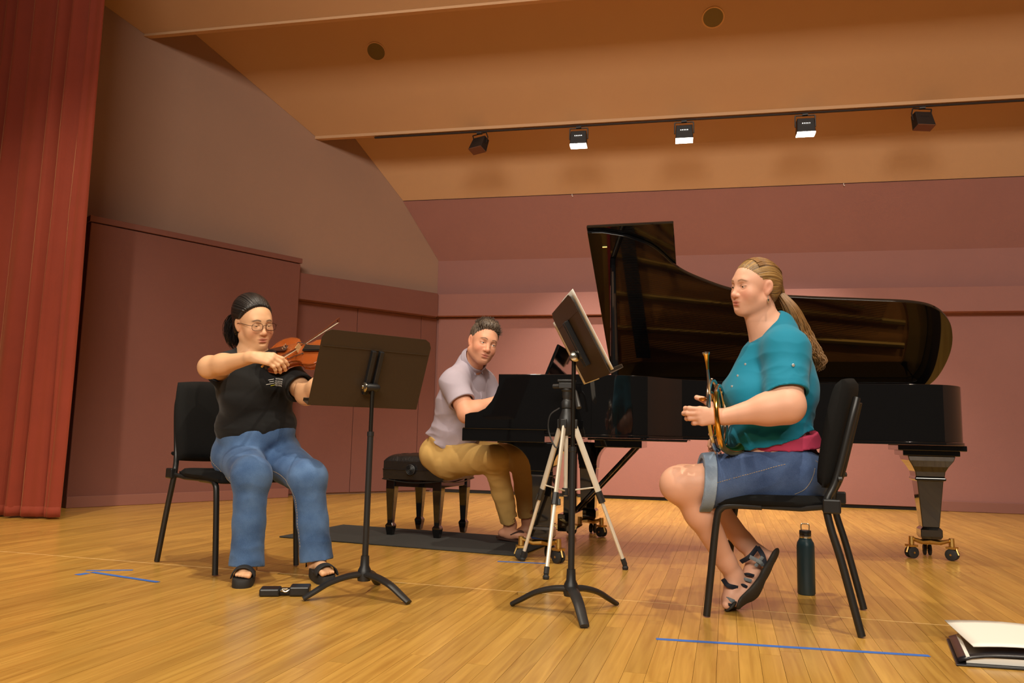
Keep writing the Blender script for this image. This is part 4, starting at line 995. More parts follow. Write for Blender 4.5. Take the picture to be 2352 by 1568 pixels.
def hand(F, wrist, d, n, side, curls, thumb=None, sc=1.0, spread=0.03, thick=1.0):
    """d: wrist to knuckles, n: out of the back of the hand, side: +1 right hand, -1 left hand; curls: 4 x 3 bend angles in degrees"""
    d = nrm(d); n = nrm(n-d*np.dot(n, d)); t = np.cross(n, d)*side; w = np.asarray(wrist, float)
    offs = [.028, .0095, -.009, -.0265]; kl = [.086, .089, .085, .077]; ln = [(.043, .026, .021), (.047, .029, .022), (.043, .027, .021), (.034, .021, .019)]; rr = [.0092, .0095, .009, .008]
    tips = []
    F.add(q_cone(w-d*.02, w+d*.01, .0235*sc*thick, .0225*sc*thick, (n, .78)), .015)
    F.add(q_cone(w+d*.012*sc, w+d*.06*sc+t*.002, .026*sc, .034*sc, (n, .42)), .016)
    for i in range(4):
        k = w+(d*kl[i]+t*offs[i])*sc; F.add(q_cone(w+(d*.02+t*offs[i]*.5)*sc, k, .0135*sc, .0108*sc*thick), .012)
        a = 0.0; p = k; dd = nrm(d+t*offs[i]/.028*spread*(1 if i < 3 else 1.3))
        for j in range(3):
            a += R(curls[i][j]); v = dd*math.cos(a)-n*math.sin(a); e = p+v*ln[i][j]*sc
            r0, r1 = rr[i]*sc*thick*(1-.07*j), rr[i]*sc*thick*(1-.07*(j+1)); F.add(q_cone(p, e, r0, r1), .005 if j else .007); p = e
        tips.append(p)
    b = w+(d*.022+t*.021-n*.008)*sc; th = thumb or [(.62, .70, -.30), (.85, .45, -.25), (.95, .2, -.2)]
    p = b; r_ = [.0135, .0118, .0105, .0088]
    for j, (x, y, z) in enumerate(th):
        e = p+nrm(d*x+t*y+n*z)*[.042, .033, .027][j]*sc; F.add(q_cone(p, e, r_[j]*sc*thick, r_[j+1]*sc*thick), .012 if j == 0 else .005); p = e
    tips.append(p); return tips
def folds(seedv, amp, freq, aniso=(1, 1, 1)):
    rg = np.random.RandomState(seedv); K = []
    for i in range(9):
        v = rg.normal(size=3)*np.array(aniso); v = v/np.linalg.norm(v)*freq*(.6+.9*rg.rand()); K.append((v.astype(f32), f32(rg.rand()*6.28), f32(1/(1+.15*i))))
    wv = (rg.normal(size=(3, 3))*9).astype(f32)
    def fn(p):
        q = p+.012*np.sin(p@wv+1.3); s_ = 0
        for v, ph_, a in K: s_ = s_+a*np.sin(q@v+ph_)
        s_ = s_/3.2
        return (amp*(np.abs(s_)-.35)).astype(f32)
    return fn
def strands(name, curves, r, mt, parent, sides=3, npts=16):
    """many thin tapered tubes as one mesh"""
    A = []
    for c in curves:
        c = np.array(c); t = np.linspace(0, len(c)-1, npts); i = np.minimum(t.astype(int), len(c)-2); A.append(c[i]+(c[i+1]-c[i])*(t-i)[:, None])
    A = np.array(A); K = len(A); tg = np.gradient(A, axis=1); tg /= np.linalg.norm(tg, axis=2, keepdims=True)+1e-9
    x = np.cross(tg, np.array([.31, .87, .39])); x /= np.linalg.norm(x, axis=2, keepdims=True)+1e-9; y = np.cross(tg, x)
    rr_ = r*(1-.75*np.linspace(0, 1, npts)**2)[None, :, None]
    V = np.stack([A+rr_*(math.cos(w)*x+math.sin(w)*y) for w in np.arange(sides)*2*math.pi/sides], 2).reshape(-1, 3)
    k, i, j = np.meshgrid(np.arange(K), np.arange(npts-1), np.arange(sides), indexing='ij'); b = k*npts*sides
    F_ = np.stack([b+i*sides+j, b+i*sides+(j+1) % sides, b+(i+1)*sides+(j+1) % sides, b+(i+1)*sides+j], -1).reshape(-1, 4)
    return mesh_obj(name, V, F_, mt, parent)
M_skin = attr_mat('skin', 'col', .48, sss=.08, spec=.35, bump=.04, bscale=350)
def hair_mat(name, dark, light, scale=(60, 4, 60), rough=.38):
    m = bpy.data.materials.new(name); m.use_nodes = True; nt = m.node_tree; N = nt.nodes; L = nt.links; b = N['Principled BSDF']
    a = N.new('ShaderNodeAttribute'); a.attribute_name = 'loc'; mp = N.new('ShaderNodeMapping'); mp.inputs['Scale'].default_value = scale; L.new(a.outputs['Vector'], mp.inputs[0])
    n = N.new('ShaderNodeTexNoise'); n.inputs['Scale'].default_value = 3; n.inputs['Detail'].default_value = 4; L.new(mp.outputs[0], n.inputs['Vector'])
    cr = N.new('ShaderNodeValToRGB'); e = cr.color_ramp.elements; e[0].position = .35; e[0].color = (*dark, 1); e[1].position = .68; e[1].color = (*light, 1); L.new(n.outputs['Fac'], cr.inputs[0]); L.new(cr.outputs[0], b.inputs['Base Color'])
    bp = N.new('ShaderNodeBump'); bp.inputs['Strength'].default_value = .7; bp.inputs['Distance'].default_value = .003; L.new(n.outputs['Fac'], bp.inputs['Height']); L.new(bp.outputs[0], b.inputs['Normal'])
    b.inputs['Roughness'].default_value = rough; b.inputs['Specular IOR Level'].default_value = .45
    return m
# ------------------------------------------------------------------ horn player (right)
def capped(fn, *planes):
    def g(p):
        d = fn(p)
        for q in planes: d = np.maximum(d, q(p))
        return d
    return g
def denim(name, base, lite):
    m = bpy.data.materials.new(name); m.use_nodes = True; nt = m.node_tree; N = nt.nodes; L = nt.links; b = N['Principled BSDF']
    tc = N.new('ShaderNodeTexCoord'); n = N.new('ShaderNodeTexNoise'); n.inputs['Scale'].default_value = 7; n.inputs['Detail'].default_value = 6; L.new(tc.outputs['Object'], n.inputs['Vector'])
    n2_ = N.new('ShaderNodeTexNoise'); n2_.inputs['Scale'].default_value = 420; n2_.inputs['Detail'].default_value = 2; L.new(tc.outputs['Object'], n2_.inputs['Vector'])
    ad = N.new('ShaderNodeMath'); ad.operation = 'MULTIPLY_ADD'; ad.inputs[1].default_value = .35; L.new(n2_.outputs['Fac'], ad.inputs[0]); L.new(n.outputs['Fac'], ad.inputs[2])
    cr = N.new('ShaderNodeValToRGB'); e = cr.color_ramp.elements; e[0].position = .45; e[0].color = (*base, 1); e[1].position = .95; e[1].color = (*lite, 1); L.new(ad.outputs[0], cr.inputs[0]); L.new(cr.outputs[0], b.inputs['Base Color'])
    bp = N.new('ShaderNodeBump'); bp.inputs['Strength'].default_value = .25; bp.inputs['Distance'].default_value = .002; L.new(n2_.outputs['Fac'], bp.inputs['Height']); L.new(bp.outputs[0], b.inputs['Normal'])
    b.inputs['Roughness'].default_value = .85; b.inputs['Specular IOR Level'].default_value = .2; b.inputs['Sheen Weight'].default_value = .1
    return m
M_denim_d = denim('dark_denim', srgb(44, 62, 98), srgb(86, 108, 148))
M_denim = denim('blue_denim', srgb(52, 80, 122), srgb(98, 130, 172))
M_cuff = denim('pale_denim_cuff', srgb(96, 116, 140), srgb(150, 166, 184))
M_teal = mat('teal_jersey', srgb(12, 122, 150), .75, sheen=.1, bump=.15, bscale=600, spec=.25)
M_pink = mat('raspberry_cotton', srgb(176, 58, 88), .8, bump=.1, bscale=500, spec=.2)

def person_root(pel, lab): return empty('person', (float(pel[0]), float(pel[1]), 0), label=lab, cat='person')

pel = pix(1806, 1080, 3.08); neck = pix(1780, 765, 3.08)
horn_p = person_root(pel, 'woman in a teal top and denim shorts seated in profile, holding a horn')
U = nrm(neck-pel); Fw = dirc(-1, 0, 0); Fw = nrm(Fw-U*np.dot(Fw, U)); Rt = np.cross(Fw, U); TR = np.array([Rt, Fw, U]).T
T = lambda r, f, u: pel+Rt*r+Fw*f+U*u
def torso3(F, g=0.0, arms=True):
    F.add(q_ell(T(0, -.005, .01), (.190+g, .138+g, .125+g), TR), .02)
    F.add(q_ell(T(0, .050, .125), (.170+g, .160+g, .13+g), TR), .06)
    F.add(q_ell(T(0, -.005, .33), (.160+g, .130+g, .17+g), TR), .06)
    F.add(q_ell(T(0, -.015, .47), (.135+g, .085+g, .09+g), TR), .05)
    for s_ in (-1, 1): F.add(q_ell(T(s_*.075, .115, .305), (.092+g, .095+g, .085+g), TR), .05)
    F.add(q_cone(T(0, .045, .475), T(0, .13, .315), .075+g, .085+g), .04)
LS, LE, LW = pix(1806, 806, 2.95), pix(1806, 932, 2.82), pix(1664, 957, 2.87)
RS, RE, RW = pix(1800, 800, 3.25), pix(1768, 960, 3.36), pix(1690, 985, 3.14)
LH, LK, LAn = pix(1808, 1092, 2.97), pix(1562, 1112, 3.00), pix(1686, 1320, 3.06)
RH, RK, RAn = pix(1812, 1088, 3.19), pix(1572, 1106, 3.22), pix(1737, 1272, 3.17)
LB, LTo = pix(1676, 1376, 3.03), pix(1668, 1388, 2.99)
RB, RTo = pix(1712, 1356, 3.05), pix(1696, 1384, 3.00); RHe = pix(1768, 1280, 3.12)
h3 = Head(pix(1733, 658, 3.08), dirc(-.93, -.03, .36), dirc(.03, 1, 0), .97, True, lid=.32, nose=1.08, jaw=1.06, cheek=1.08)
B = Field(); torso3(B, -.012)
B.chain([T(0, .0, .46), neck+U*.01+Fw*.03, h3.w(0, -.016, -.055)], [.080, .060, .054], .035)
B.add(q_cone(h3.w(0, .026, -.083), neck+Fw*.05-U*.015, .027, .046), .03)
for q in (LS, RS): B.add(q_cone(neck+U*.012-Fw*.01, q, .044, .045), .045)
for (a, b, c) in ((LS, LE, LW), (RS, RE, RW)):
    B.add(q_cone(a, b, .066, .060), .05); B.add(q_ell(b-(c-b)*.02, (.060,)*3), .02)
    mid = b+(c-b)*.30; B.add(q_cone(b, mid, .058, .056), .03); B.add(q_cone(mid, c, .056, .029), .03)
B.add(q_cone(T(0, 0, .465), LS, .06, .064), .04).add(q_cone(T(0, 0, .465), RS, .06, .064), .04)
for (a, b, c, cs_) in ((LH, LK, LAn, 1), (RH, RK, RAn, 1)):
    B.add(q_cone(a, b, .100, .066), .04); B.add(q_ell(b+nrm(b-a)*.012, (.064, .064, .064)), .03)
    ax = nrm(c-b); side = nrm(np.cross(ax, c_f)); calf = b+(c-b)*.33
    bk_ = nrm(c_r-ax*np.dot(c_r, ax)) 
    B.add(q_cone(b, calf+bk_*.012, .056, .059), .03); B.add(q_cone(calf+bk_*.012, c-ax*.06, .059, .036), .03); B.add(q_cone(c-ax*.07, c, .037, .034), .02)
# feet on their toes
B.chain([LAn, pix(1683, 1350, 3.05), LB], [.034, .033, .030], .02); B.add(q_cone(LB, LTo, .028, .017), .015)
B.add(q_ell(pix(1700, 1335, 3.06), (.026,)*3), .02)
B.chain([RAn, pix(1728, 1315, 3.10), RB], [.035, .034, .031], .02); B.add(q_cone(RB, RTo, .029, .016), .015); B.add(q_cone(RAn, RHe, .030, .027), .025)
hd_d = dirc(-.9, .02, -.05)
hand(B, LW+hd_d*.012, hd_d, dirc(.0, .12, 1), -1, [(14, 48, 30), (16, 50, 30), (22, 50, 30), (34, 52, 30)], thumb=[(.45, .72, -.45), (.75, .55, -.3), (.9, .3, -.3)], sc=.90, spread=.07, thick=1.18)
hand(B, RW, dirc(-.7, -.5, -.2), dirc(-.3, .2, -1), 1, [(25, 40, 30)]*4, sc=.9)
h3.put(B)
lo, hi = bounds([pel, LK, RE, LTo, h3.w(0, 0, .13), LW+dirc(-1, 0, 0)*.14, RHe, T(0, -.2, .1)], .13)
V, Fc = multires(B, lo, hi, .005, [h3.box(.0019), (LW-np.array([.15, .09, .09]), LW+np.array([.05, .09, .09]), .0021)])
BASE3 = srgb(222, 168, 140)
col = h3.paint(V, BASE3, srgb(196, 108, 98), srgb(216, 128, 106), srgb(128, 92, 60))
body3 = mesh_obj('body', V, Fc, M_skin, horn_p, col)
eyes(h3, horn_p, dirc(-.9, -.42, .3), ('brown', srgb(80, 56, 36)))
# teal top
S_ = Field(); torso3(S_, .010)
S_.ops[0] = (0, q_ell(T(0, -.005, .035), (.194, .148, .11), TR), .02)
slv = LS+(LE-LS)*.80; ad_ = nrm(LE-LS)
S_.add(q_cone(T(0, -.005, .455), LS, .07, .074), .05)
S_.add(capped(q_cone(LS, slv+ad_*.1, .078, .080), q_plane(slv, ad_+c_r*.18)), .05)
slr = RS+(RE-RS)*.80; S_.add(q_cone(T(0, -.005, .455), RS, .07, .074), .05).add(capped(q_cone(RS, slr+nrm(RE-RS)*.1, .078, .078), q_plane(slr, RE-RS)), .05)
for q in (LS, RS): S_.add(q_cone(neck+U*.022-Fw*.012, q, .056, .055), .05)
S_.sub(capped(q_cone(neck+Fw*.045-U*.06, neck+U*.16+Fw*.06, .072, .08), q_plane(neck+Fw*.03+U*.016, -U*.86-Fw*.5)), .008)
S_.sub(capped(q_cone(slv-ad_*.012, slv+ad_*.2, .069, .073)), .004)
hp0, hp1 = pix(1738, 1036, 2.92), pix(1888, 980, 2.98); hn = nrm(np.cross(hp1-hp0, c_f)); hn = hn if np.dot(hn, U) < 0 else -hn
S_.cut(q_plane(hp0, hn))
fo = folds(5, .0065, 52, (1, 1, 2.2)); fo2 = folds(11, .006, 95, (.6, .6, 2.5))
wst = T(0, .05, .17).astype(f32); elb = (LS+(LE-LS)*.66).astype(f32); UU = U.astype(f32)
def d3(p):
    q = (p-wst)@UU; m_ = np.exp(-(q/.10)**2); e_ = np.exp(-(((p-elb)**2).sum(-1))/.006)
    return fo(p)*(.35+.8*m_)+fo2(p)*(.8*e_+.55*m_)
S_.disp = d3
V, Fc = S_.mesh(lo, hi, .0038); V, Fc = tidy(V, Fc); top3 = mesh_obj('teal_top', V, Fc, M_teal, horn_p); top3['label'] = 'teal jersey top with rolled button-tab sleeves'
# raspberry camisole showing below the top
C_ = Field(); C_.add(q_ell(T(0, -.005, .03), (.195, .152, .125), TR), .02).add(q_ell(T(0, .035, .13), (.172, .157, .13), TR), .06); C_.cut(q_plane(T(0, 0, .15), U)).cut(q_plane(pix(1850, 1036, 2.9), dirc(.05, -1, 0)))
C_.disp = folds(3, .003, 60, (1, 1, 2))
V, Fc = C_.mesh(lo, hi, .005); V, Fc = tidy(V, Fc); mesh_obj('camisole', V, Fc, M_pink, horn_p)
# denim shorts
K = Field(); K.add(capped(q_ell(T(0, -.005, -.01), (.198, .152, .125), TR), q_plane(T(0, 0, .085), U)), .02)
for i, (a, b) in enumerate(((LH, LK), (RH, RK))):
    ax = nrm(b-a); he = a+(b-a)*.80
    K.add(capped(q_cone(a, he+ax*.06, .112, .096), q_plane(he, ax+U*.18)), .05)
    K.add(q_cone(T((-1, 1)[i]*.08, -.02, -.025), a, .112, .112), .03)
fk = folds(21, .006, 48); axl = nrm(LK-LH).astype(f32); LHf = LH.astype(f32); LL = float(np.linalg.norm(LK-LH))
def dk(p):
    t_ = ((p-LHf)@axl)/LL; m_ = sstep(.42, .45, t_)*(1-sstep(.70, .73, t_)); up_ = sstep(-.01, .03, (p-LHf-((p-LHf)@axl)[..., None]*axl)@UU)
    return fk(p)*(1-.7*m_)+.0020*np.sin(t_*LL*2*math.pi/.0115)*m_*up_
K.disp = dk
V, Fc = K.mesh(lo, hi, .0036); V, Fc = tidy(V, Fc); sh = mesh_obj('denim_shorts', V, Fc, M_denim_d, horn_p)
for (a, b) in ((LH, LK), (RH, RK)):
    Q = Field(); ax = nrm(b-a); he = a+(b-a)*.80; n_ = ax+U*.18
    Q.add(capped(q_cone(a, he+ax*.06, .124, .110), q_plane(he+ax*.006, n_), q_plane(he-ax*.040, -n_)), .01); Q.sub(q_cone(a, he+ax*.1, .100, .088), .004)
    V, Fc = Q.mesh(*bounds([he], .16), .0035); V, Fc = tidy(V, Fc); mesh_obj('cuff', V, Fc, M_cuff, sh)
def project_out(field, p, d, n=60):
    """walk from p along d until outside the field"""
    p = np.array(p, float); d = nrm(d)
    for _ in range(n):
        v = float(field.at(np.array([p], f32))[0])
        if v > 0: break
        p = p+d*max(.002, -v*.6)
    return p
M_stitch = mat('tan_stitching', srgb(170, 150, 120), .8)
def surf_line(field, pts, d, name, parent, O_, r=.0012, mt=M_stitch, dash=True):
    P = smooth_path(pts, 10); P = [project_out(field, p, d) for p in P]; m = MB()
    if dash:
        for i in range(0, len(P)-1, 1): m.tube([P[i], P[i]+(P[i+1]-P[i])*.65], r, 5)
    else: m.tube(P, r, 6)
    m.build(name, mt, parent, origin=O_, offset=(0, 0, 0))
O3 = np.array(horn_p.location)
surf_line(K, [pix(1806, 1124, 2.95), pix(1826, 1112, 2.95), pix(1842, 1092, 2.95), pix(1852, 1066, 2.96)], -c_f, 'stitching', sh, O3, .0011)
surf_line(K, [pix(1628, 1100, 2.98), pix(1680, 1086, 2.97), pix(1730, 1072, 2.97), pix(1785, 1056, 2.97)], -c_f, 'stitching', sh, O3, .0011)
surf_line(K, [pix(1855, 1050, 2.98), pix(1875, 1070, 3.0)], -c_f, 'stitching', sh, O3, .0011)
# snaps, sleeve tab, necklace of buttons
M_snap = mat('pearl_snap', srgb(215, 215, 215), .25, metal=.6)
O3 = np.array(horn_p.location)
for k, (px, py) in enumerate(((1668, 836), (1658, 862), (1662, 886))):
    p = project_out(S_, pix(px+70, py, 3.04), dirc(-1, 0, .35)); m = MB(); m.lathe([(0, -.002), (.005, -.002), (.005, .001), (.003, .002), (0, .002)], 12, p, frame_from(dirc(-1, 0, .5), U)); m.build('snap', M_snap, top3, origin=O3, offset=(0, 0, 0))
tb_c = [project_out(S_, pix(px, py, 2.93), -c_f) for px, py in ((1797, 836), (1801, 858), (1806, 880))]
m = MB(); m.tube(tb_c, .0095, 8, flat=(c_f, 1, .3)); m.build('sleeve_tab', M_teal, top3, origin=O3, offset=(0, 0, 0))
m = MB(); m.lathe([(0, -.002), (.0055, -.002), (.0055, .002), (.003, .003), (0, .003)], 12, tb_c[0]-c_f*.004, frame_from(-c_f, U)); m.build('snap', M_snap, top3, origin=O3, offset=(0, 0, 0))
# hair: slicked back cap and long wavy ponytail
M_hair3 = hair_mat('honey_brown_hair', srgb(70, 46, 26), srgb(188, 146, 84), (130, 130, 60), .33)
def comb(q, tie):
    d = q-np.array(tie); ph = np.arctan2(d[:, 0], d[:, 2]); r = np.linalg.norm(d, axis=1)
    return np.stack([np.cos(ph)*.12, np.sin(ph)*.12, r*.05], 1)
def hair_cap(hd, name, parts, planes, subs, mt, parent, res=.0024, disp=None, tie=None):
    Fh = Field()
    for fn, k in parts: Fh.add(q_loc(lambda p, fn=fn: fn(p/f32(hd.s))*f32(hd.s), hd.o, hd.R), k)
    for fn, k in subs: Fh.sub(q_loc(lambda p, fn=fn: fn(p/f32(hd.s))*f32(hd.s), hd.o, hd.R), k)
    for fn in planes: Fh.sub(q_loc(lambda p, fn=fn: -fn(p/f32(hd.s))*f32(hd.s), hd.o, hd.R), .016)        # hairline feathers into the scalp
    if disp is not None: Fh.disp = lambda p: disp(((p-hd.o.astype(f32))@hd.R.astype(f32))/f32(hd.s))
    b = hd.box(res, (-.13, -.17, -.17), (.13, .13, .16)); V, Fc = Fh.mesh(b[0], b[1], res); V, Fc = tidy(V, Fc)
    q = hd.loc(V); return mesh_obj(name, V, Fc, mt, parent, extra=q if tie is None else comb(q, tie))
def groove(p, tie=(0, -.12, -.01), a=.0008): ph = np.arctan2(p[..., 0]-tie[0], p[..., 2]-tie[2]); return (a*np.sin(70*ph+3*np.sin(9*ph))).astype(f32)
hair_cap(h3, 'hair', [(q_ell((0, -.016, .034), (.0775, .097, .0845)), .01), (q_cone((0, -.085, .01), (0, -.125, -.022), .042, .022), .04), (q_ell((0, -.035, -.03), (.070, .062, .055)), .03)],
         [q_plane((0, .066, .060), (0, .72, -.69)), q_plane((0, 0, -.085), (0, 0, -1))],
         [(q_ell((-.078, .0, -.014), (.03, .024, .038)), .01), (q_ell((.078, .0, -.014), (.03, .024, .038)), .01)], M_hair3, horn_p, disp=groove, tie=(0, -.12, -.01))
rg = random.Random(5); cv = []
P0 = h3.w(0, -.12, -.02); path3 = smooth_path([P0, pix(1815, 705, 3.10), pix(1836, 755, 3.10), pix(1858, 800, 3.09), pix(1876, 825, 3.09), pix(1874, 852, 3.09)], 7)
for k in range(420):
    a, rr_ = rg.uniform(0, 6.28), math.sqrt(rg.random()); fr_, am, cutl = rg.uniform(.9, 1.5), rg.uniform(.004, .010), rg.uniform(.72, 1.0); ph_ = rg.uniform(0, 6.28); n = len(path3); pts = []
    for i, p in enumerate(path3):
        f = i/(n-1)
        if f > cutl: break
        sp = .017+.022*math.sin(math.pi*min(1, f*1.05))+.010*f; cu = am*sstep(.15, .6, f)
        pts.append(p+c_r*(rr_*math.cos(a)*sp+cu*math.sin(f*26*fr_+ph_))+c_u*(rr_*math.sin(a)*sp*.35)+c_f*(rr_*math.sin(a)*sp+cu*math.cos(f*26*fr_+ph_)))
    if len(pts) > 3: cv.append(pts)
M_str3 = mat('honey_brown_strands', srgb(132, 94, 52), .4, var=.55, vscale=45)
strands('ponytail', cv, .0021, M_str3, horn_p, 3, 40)
# loose combed strands over the cap
cv = []
for k in range(150):
    x0 = rg.uniform(-.066, .066); pts = []
    ztop = .114*math.sqrt(max(0, 1-(x0/.078)**2)); zs_ = rg.random()
    for i in range(9):
        f = i/8; th = (-.15+2.15*f); r1 = .099
        z = .034+(.0850+.001)*math.sin(math.pi/2-th*.0+0)*0
        ang = math.pi*.36+f*math.pi*.62; y = -.016+.0985*math.cos(ang); z = .034+.0862*math.sin(ang)*math.sqrt(max(.05, 1-(x0/.079)**2)) if True else 0
        xx = x0*(1-.55*f**2); pts.append(h3.w(xx, y, z))
    cv.append(pts)
strands('combed_strands', cv, .0009, M_str3, horn_p, 3, 9)
m = MB(); m.tube([h3.w(.05*math.cos(a)*0+.028*math.cos(a), -.112+.006*math.sin(a), -.012+.026*math.sin(a)) for a in np.linspace(0, 6.28, 20)[:-1]], .003, 6, closed=True); m.build('hair_tie', M_blk, horn_p, origin=O3, offset=(0, 0, 0))
m = MB(); e_ = h3.w(-.078, -.003, -.040); m.tube([e_, e_-Z*.012], .0015, 6); m.lathe([(0, -.022), (.004, -.016), (.005, -.006), (0, 0)], 10, e_-Z*.008); m.build('earring', M_chrome, horn_p, origin=O3, offset=(0, 0, 0))
# sandals
M_sole = mat('dark_sole_rubber', srgb(46, 42, 36), .7, bump=.5, bscale=260); M_strap = mat('navy_strap', srgb(20, 24, 36), .7); M_web = mat('grey_webbing', srgb(112, 120, 124), .8, var=.4, vscale=160)
def sole(F, heel, ball, toe, nrm_, wd):
    d = nrm(toe-heel); n = nrm(nrm_-d*np.dot(nrm_, d)); s_ = np.cross(d, n)
    F.add(q_cone(heel, heel+(ball-heel)*.5, wd*.78, wd*.80, (n, .32)), .02).add(q_cone(heel+(ball-heel)*.5, ball, wd*.80, wd, (n, .30)), .02).add(q_cone(ball, toe, wd, wd*.72, (n, .30)), .02)
for nm, heel, ball, toe, nv, wd in (('right', pix(1778, 1277, 3.09), pix(1738, 1352, 3.0), pix(1703, 1381, 2.96), dirc(.75, -.38, .62), .047), ('left', pix(1712, 1345, 3.08), pix(1694, 1384, 3.05), pix(1678, 1391, 3.0), dirc(.6, -.7, .2), .042)):
    Fs_ = Field(); sole(Fs_, heel, ball, toe, nv, wd); Fs_.cut(q_plane((0, 0, .002), (0, 0, -1))); V, Fc = Fs_.mesh(*bounds([heel, ball, toe], .08), .003); V, Fc = tidy(V, Fc); sd = mesh_obj('sandal', V, Fc, M_sole, horn_p)
    if nm == 'right': st_ = [([pix(1702, 1290, 3.09), pix(1722, 1278, 3.07), pix(1740, 1256, 3.10)], M_strap, .010), ([pix(1740, 1256, 3.10), pix(1752, 1275, 3.06), pix(1758, 1300, 3.05)], M_strap, .010), ([pix(1722, 1278, 3.06), pix(1745, 1290, 3.04), pix(1752, 1298, 3.05)], M_web, .008), ([pix(1735, 1300, 3.05), pix(1752, 1278, 3.05)], M_web, .007), ([pix(1700, 1322, 3.07), pix(1716, 1318, 3.04), pix(1732, 1322, 3.04)], M_strap, .006), ([pix(1698, 1332, 3.06), pix(1712, 1330, 3.03), pix(1726, 1334, 3.03)], M_web, .007), ([pix(1694, 1345, 3.05), pix(1706, 1343, 3.02), pix(1716, 1348, 3.02)], M_strap, .006)]
    else: st_ = [([pix(1661, 1330, 3.05), pix(1672, 1344, 3.015), pix(1694, 1350, 3.02)], M_strap, .010), ([pix(1664, 1372, 3.03), pix(1676, 1378, 2.99), pix(1690, 1384, 3.0)], M_web, .010), ([pix(1662, 1382, 3.02), pix(1674, 1388, 2.975), pix(1688, 1390, 2.99)], M_strap, .006)]
    for pts, mt_, r_ in st_: m = MB(); m.tube(smooth_path(pts, 4), r_, 8, flat=(c_f, 1, .35)); m.build('strap', mt_, sd, origin=O3, offset=(0, 0, 0))
# ------------------------------------------------------------------ french horn held in her lap
M_silver = mat('silver_horn', srgb(205, 200, 190), .12, metal=1); M_lac = mat('gold_lacquer', srgb(220, 170, 80), .14, metal=1)
hc = pix(1650, 952, 2.99); horn = empty('french_horn', tuple(hc), label='silver and gold french horn held upright in her lap', cat='horn')
ea = dirc(.40, .05, -.91); eb = nrm(c_u*1.0+c_r*-.10); en = nrm(np.cross(ea, eb))       # ring plane: mostly along the line of sight
def hp(a, b, n=0.0): return ea*a+eb*b+en*n
def ringpts(r, n, a0=0, a1=2*math.pi, k=48, ell=1.0): return [hp(r*math.cos(t), r*ell*math.sin(t), n) for t in np.linspace(a0, a1, k)]
m = MB(); m.tube(ringpts(.135, -.012, 0, 2*math.pi, 57)[:-1], .0085, 10, closed=True); m.build('main_coil', M_silver, horn)
m = MB(); m.tube(ringpts(.112, .010, 0, 2*math.pi, 57)[:-1], .0075, 10, closed=True); m.build('inner_coil', M_silver, horn)
m = MB(); m.tube(ringpts(.088, -.022, R(20), R(330), 44), .0065, 10); m.build('valve_loop', M_lac, horn)
m = MB(); m.tube(smooth_path([hp(-.06, .02, -.025), hp(-.04, -.05, -.028), hp(.0, -.085, -.026), hp(.04, -.05, -.028), hp(.05, .03, -.025)], 6), .0065, 10); m.build('slide_loop', M_lac, horn)
m = MB(); pts = [hp(.142*math.cos(t), .142*math.sin(t), .018+.05*max(0, (t-4.0))) for t in np.linspace(2.4, 5.9, 40)]; m.tube(pts, [.009+.022*(i/39)**2 for i in range(40)], 14); m.build('bell_branch', M_lac, horn)
bd = dirc(.55, -.05, -.8); bp_ = pix(1706, 985, 3.13)-hc
m = MB(); m.tube(smooth_path([pts[-1], (pts[-1]+bp_)/2+eb*.01, bp_], 6), [.034+.004*i/12 for i in range(13)], 16, caps=False); m.build('bell_throat', M_lac, horn)
m = MB(); m.lathe([(.037, 0), (.042, .03), (.055, .06), (.08, .085), (.115, .102), (.13, .106), (.13, .104), (.112, .098), (.075, .08), (.038, .03)], 36, bp_-bd*.004, frame_from(bd, ea)); m.build('bell', M_lac, horn)
for k in range(3):
    m = MB(); c = hp(-.03+.03*k, -.005, -.03); m.lathe([(0, -.026), (.016, -.026), (.017, -.022), (.017, .022), (.016, .026), (0, .026)], 20, c, frame_from(en, ea)); m.build('valve', M_lac, horn)
m = MB(); a = pix(1632, 922, 2.90)-hc; b = pix(1625, 848, 2.90)-hc; m.tube([hp(-.09, .04, -.02), a, b], [.0062, .006, .0052], 12); m.build('lead_pipe', M_silver, horn)
mp_ = nrm(b-a); m = MB(); m.lathe([(.0045, 0), (.0052, .012), (.0062, .03), (.009, .052), (.0125, .064), (.0128, .068), (.011, .0685), (.006, .055)], 20, b-mp_*.004, frame_from(mp_, ea)); m.build('mouthpiece', M_lac, horn)
m = MB(); m.lathe([(.0127, .060), (.0138, .063), (.0138, .0685), (.0105, .0695)], 20, b-mp_*.004, frame_from(mp_, ea)); m.build('mouthpiece_rim', M_silver, horn)
for k in range(3):
    m = MB(); c = pix(1618, 930+16*k, 2.93)-hc; m.tube([c, c+c_r*.03+c_f*.02], .004, 8, flat=(c_u, 1.6, .6)); m.build('lever', M_lac, horn)
m = MB(); q_ = pix(1614, 917, 2.9)-hc; m.lathe([(0, 0), (.013, .0), (.014, .004), (0, .006)], 16, q_, frame_from(dirc(-.2, 1, .3), ea)); m.build('lever_pad', M_lac, horn)
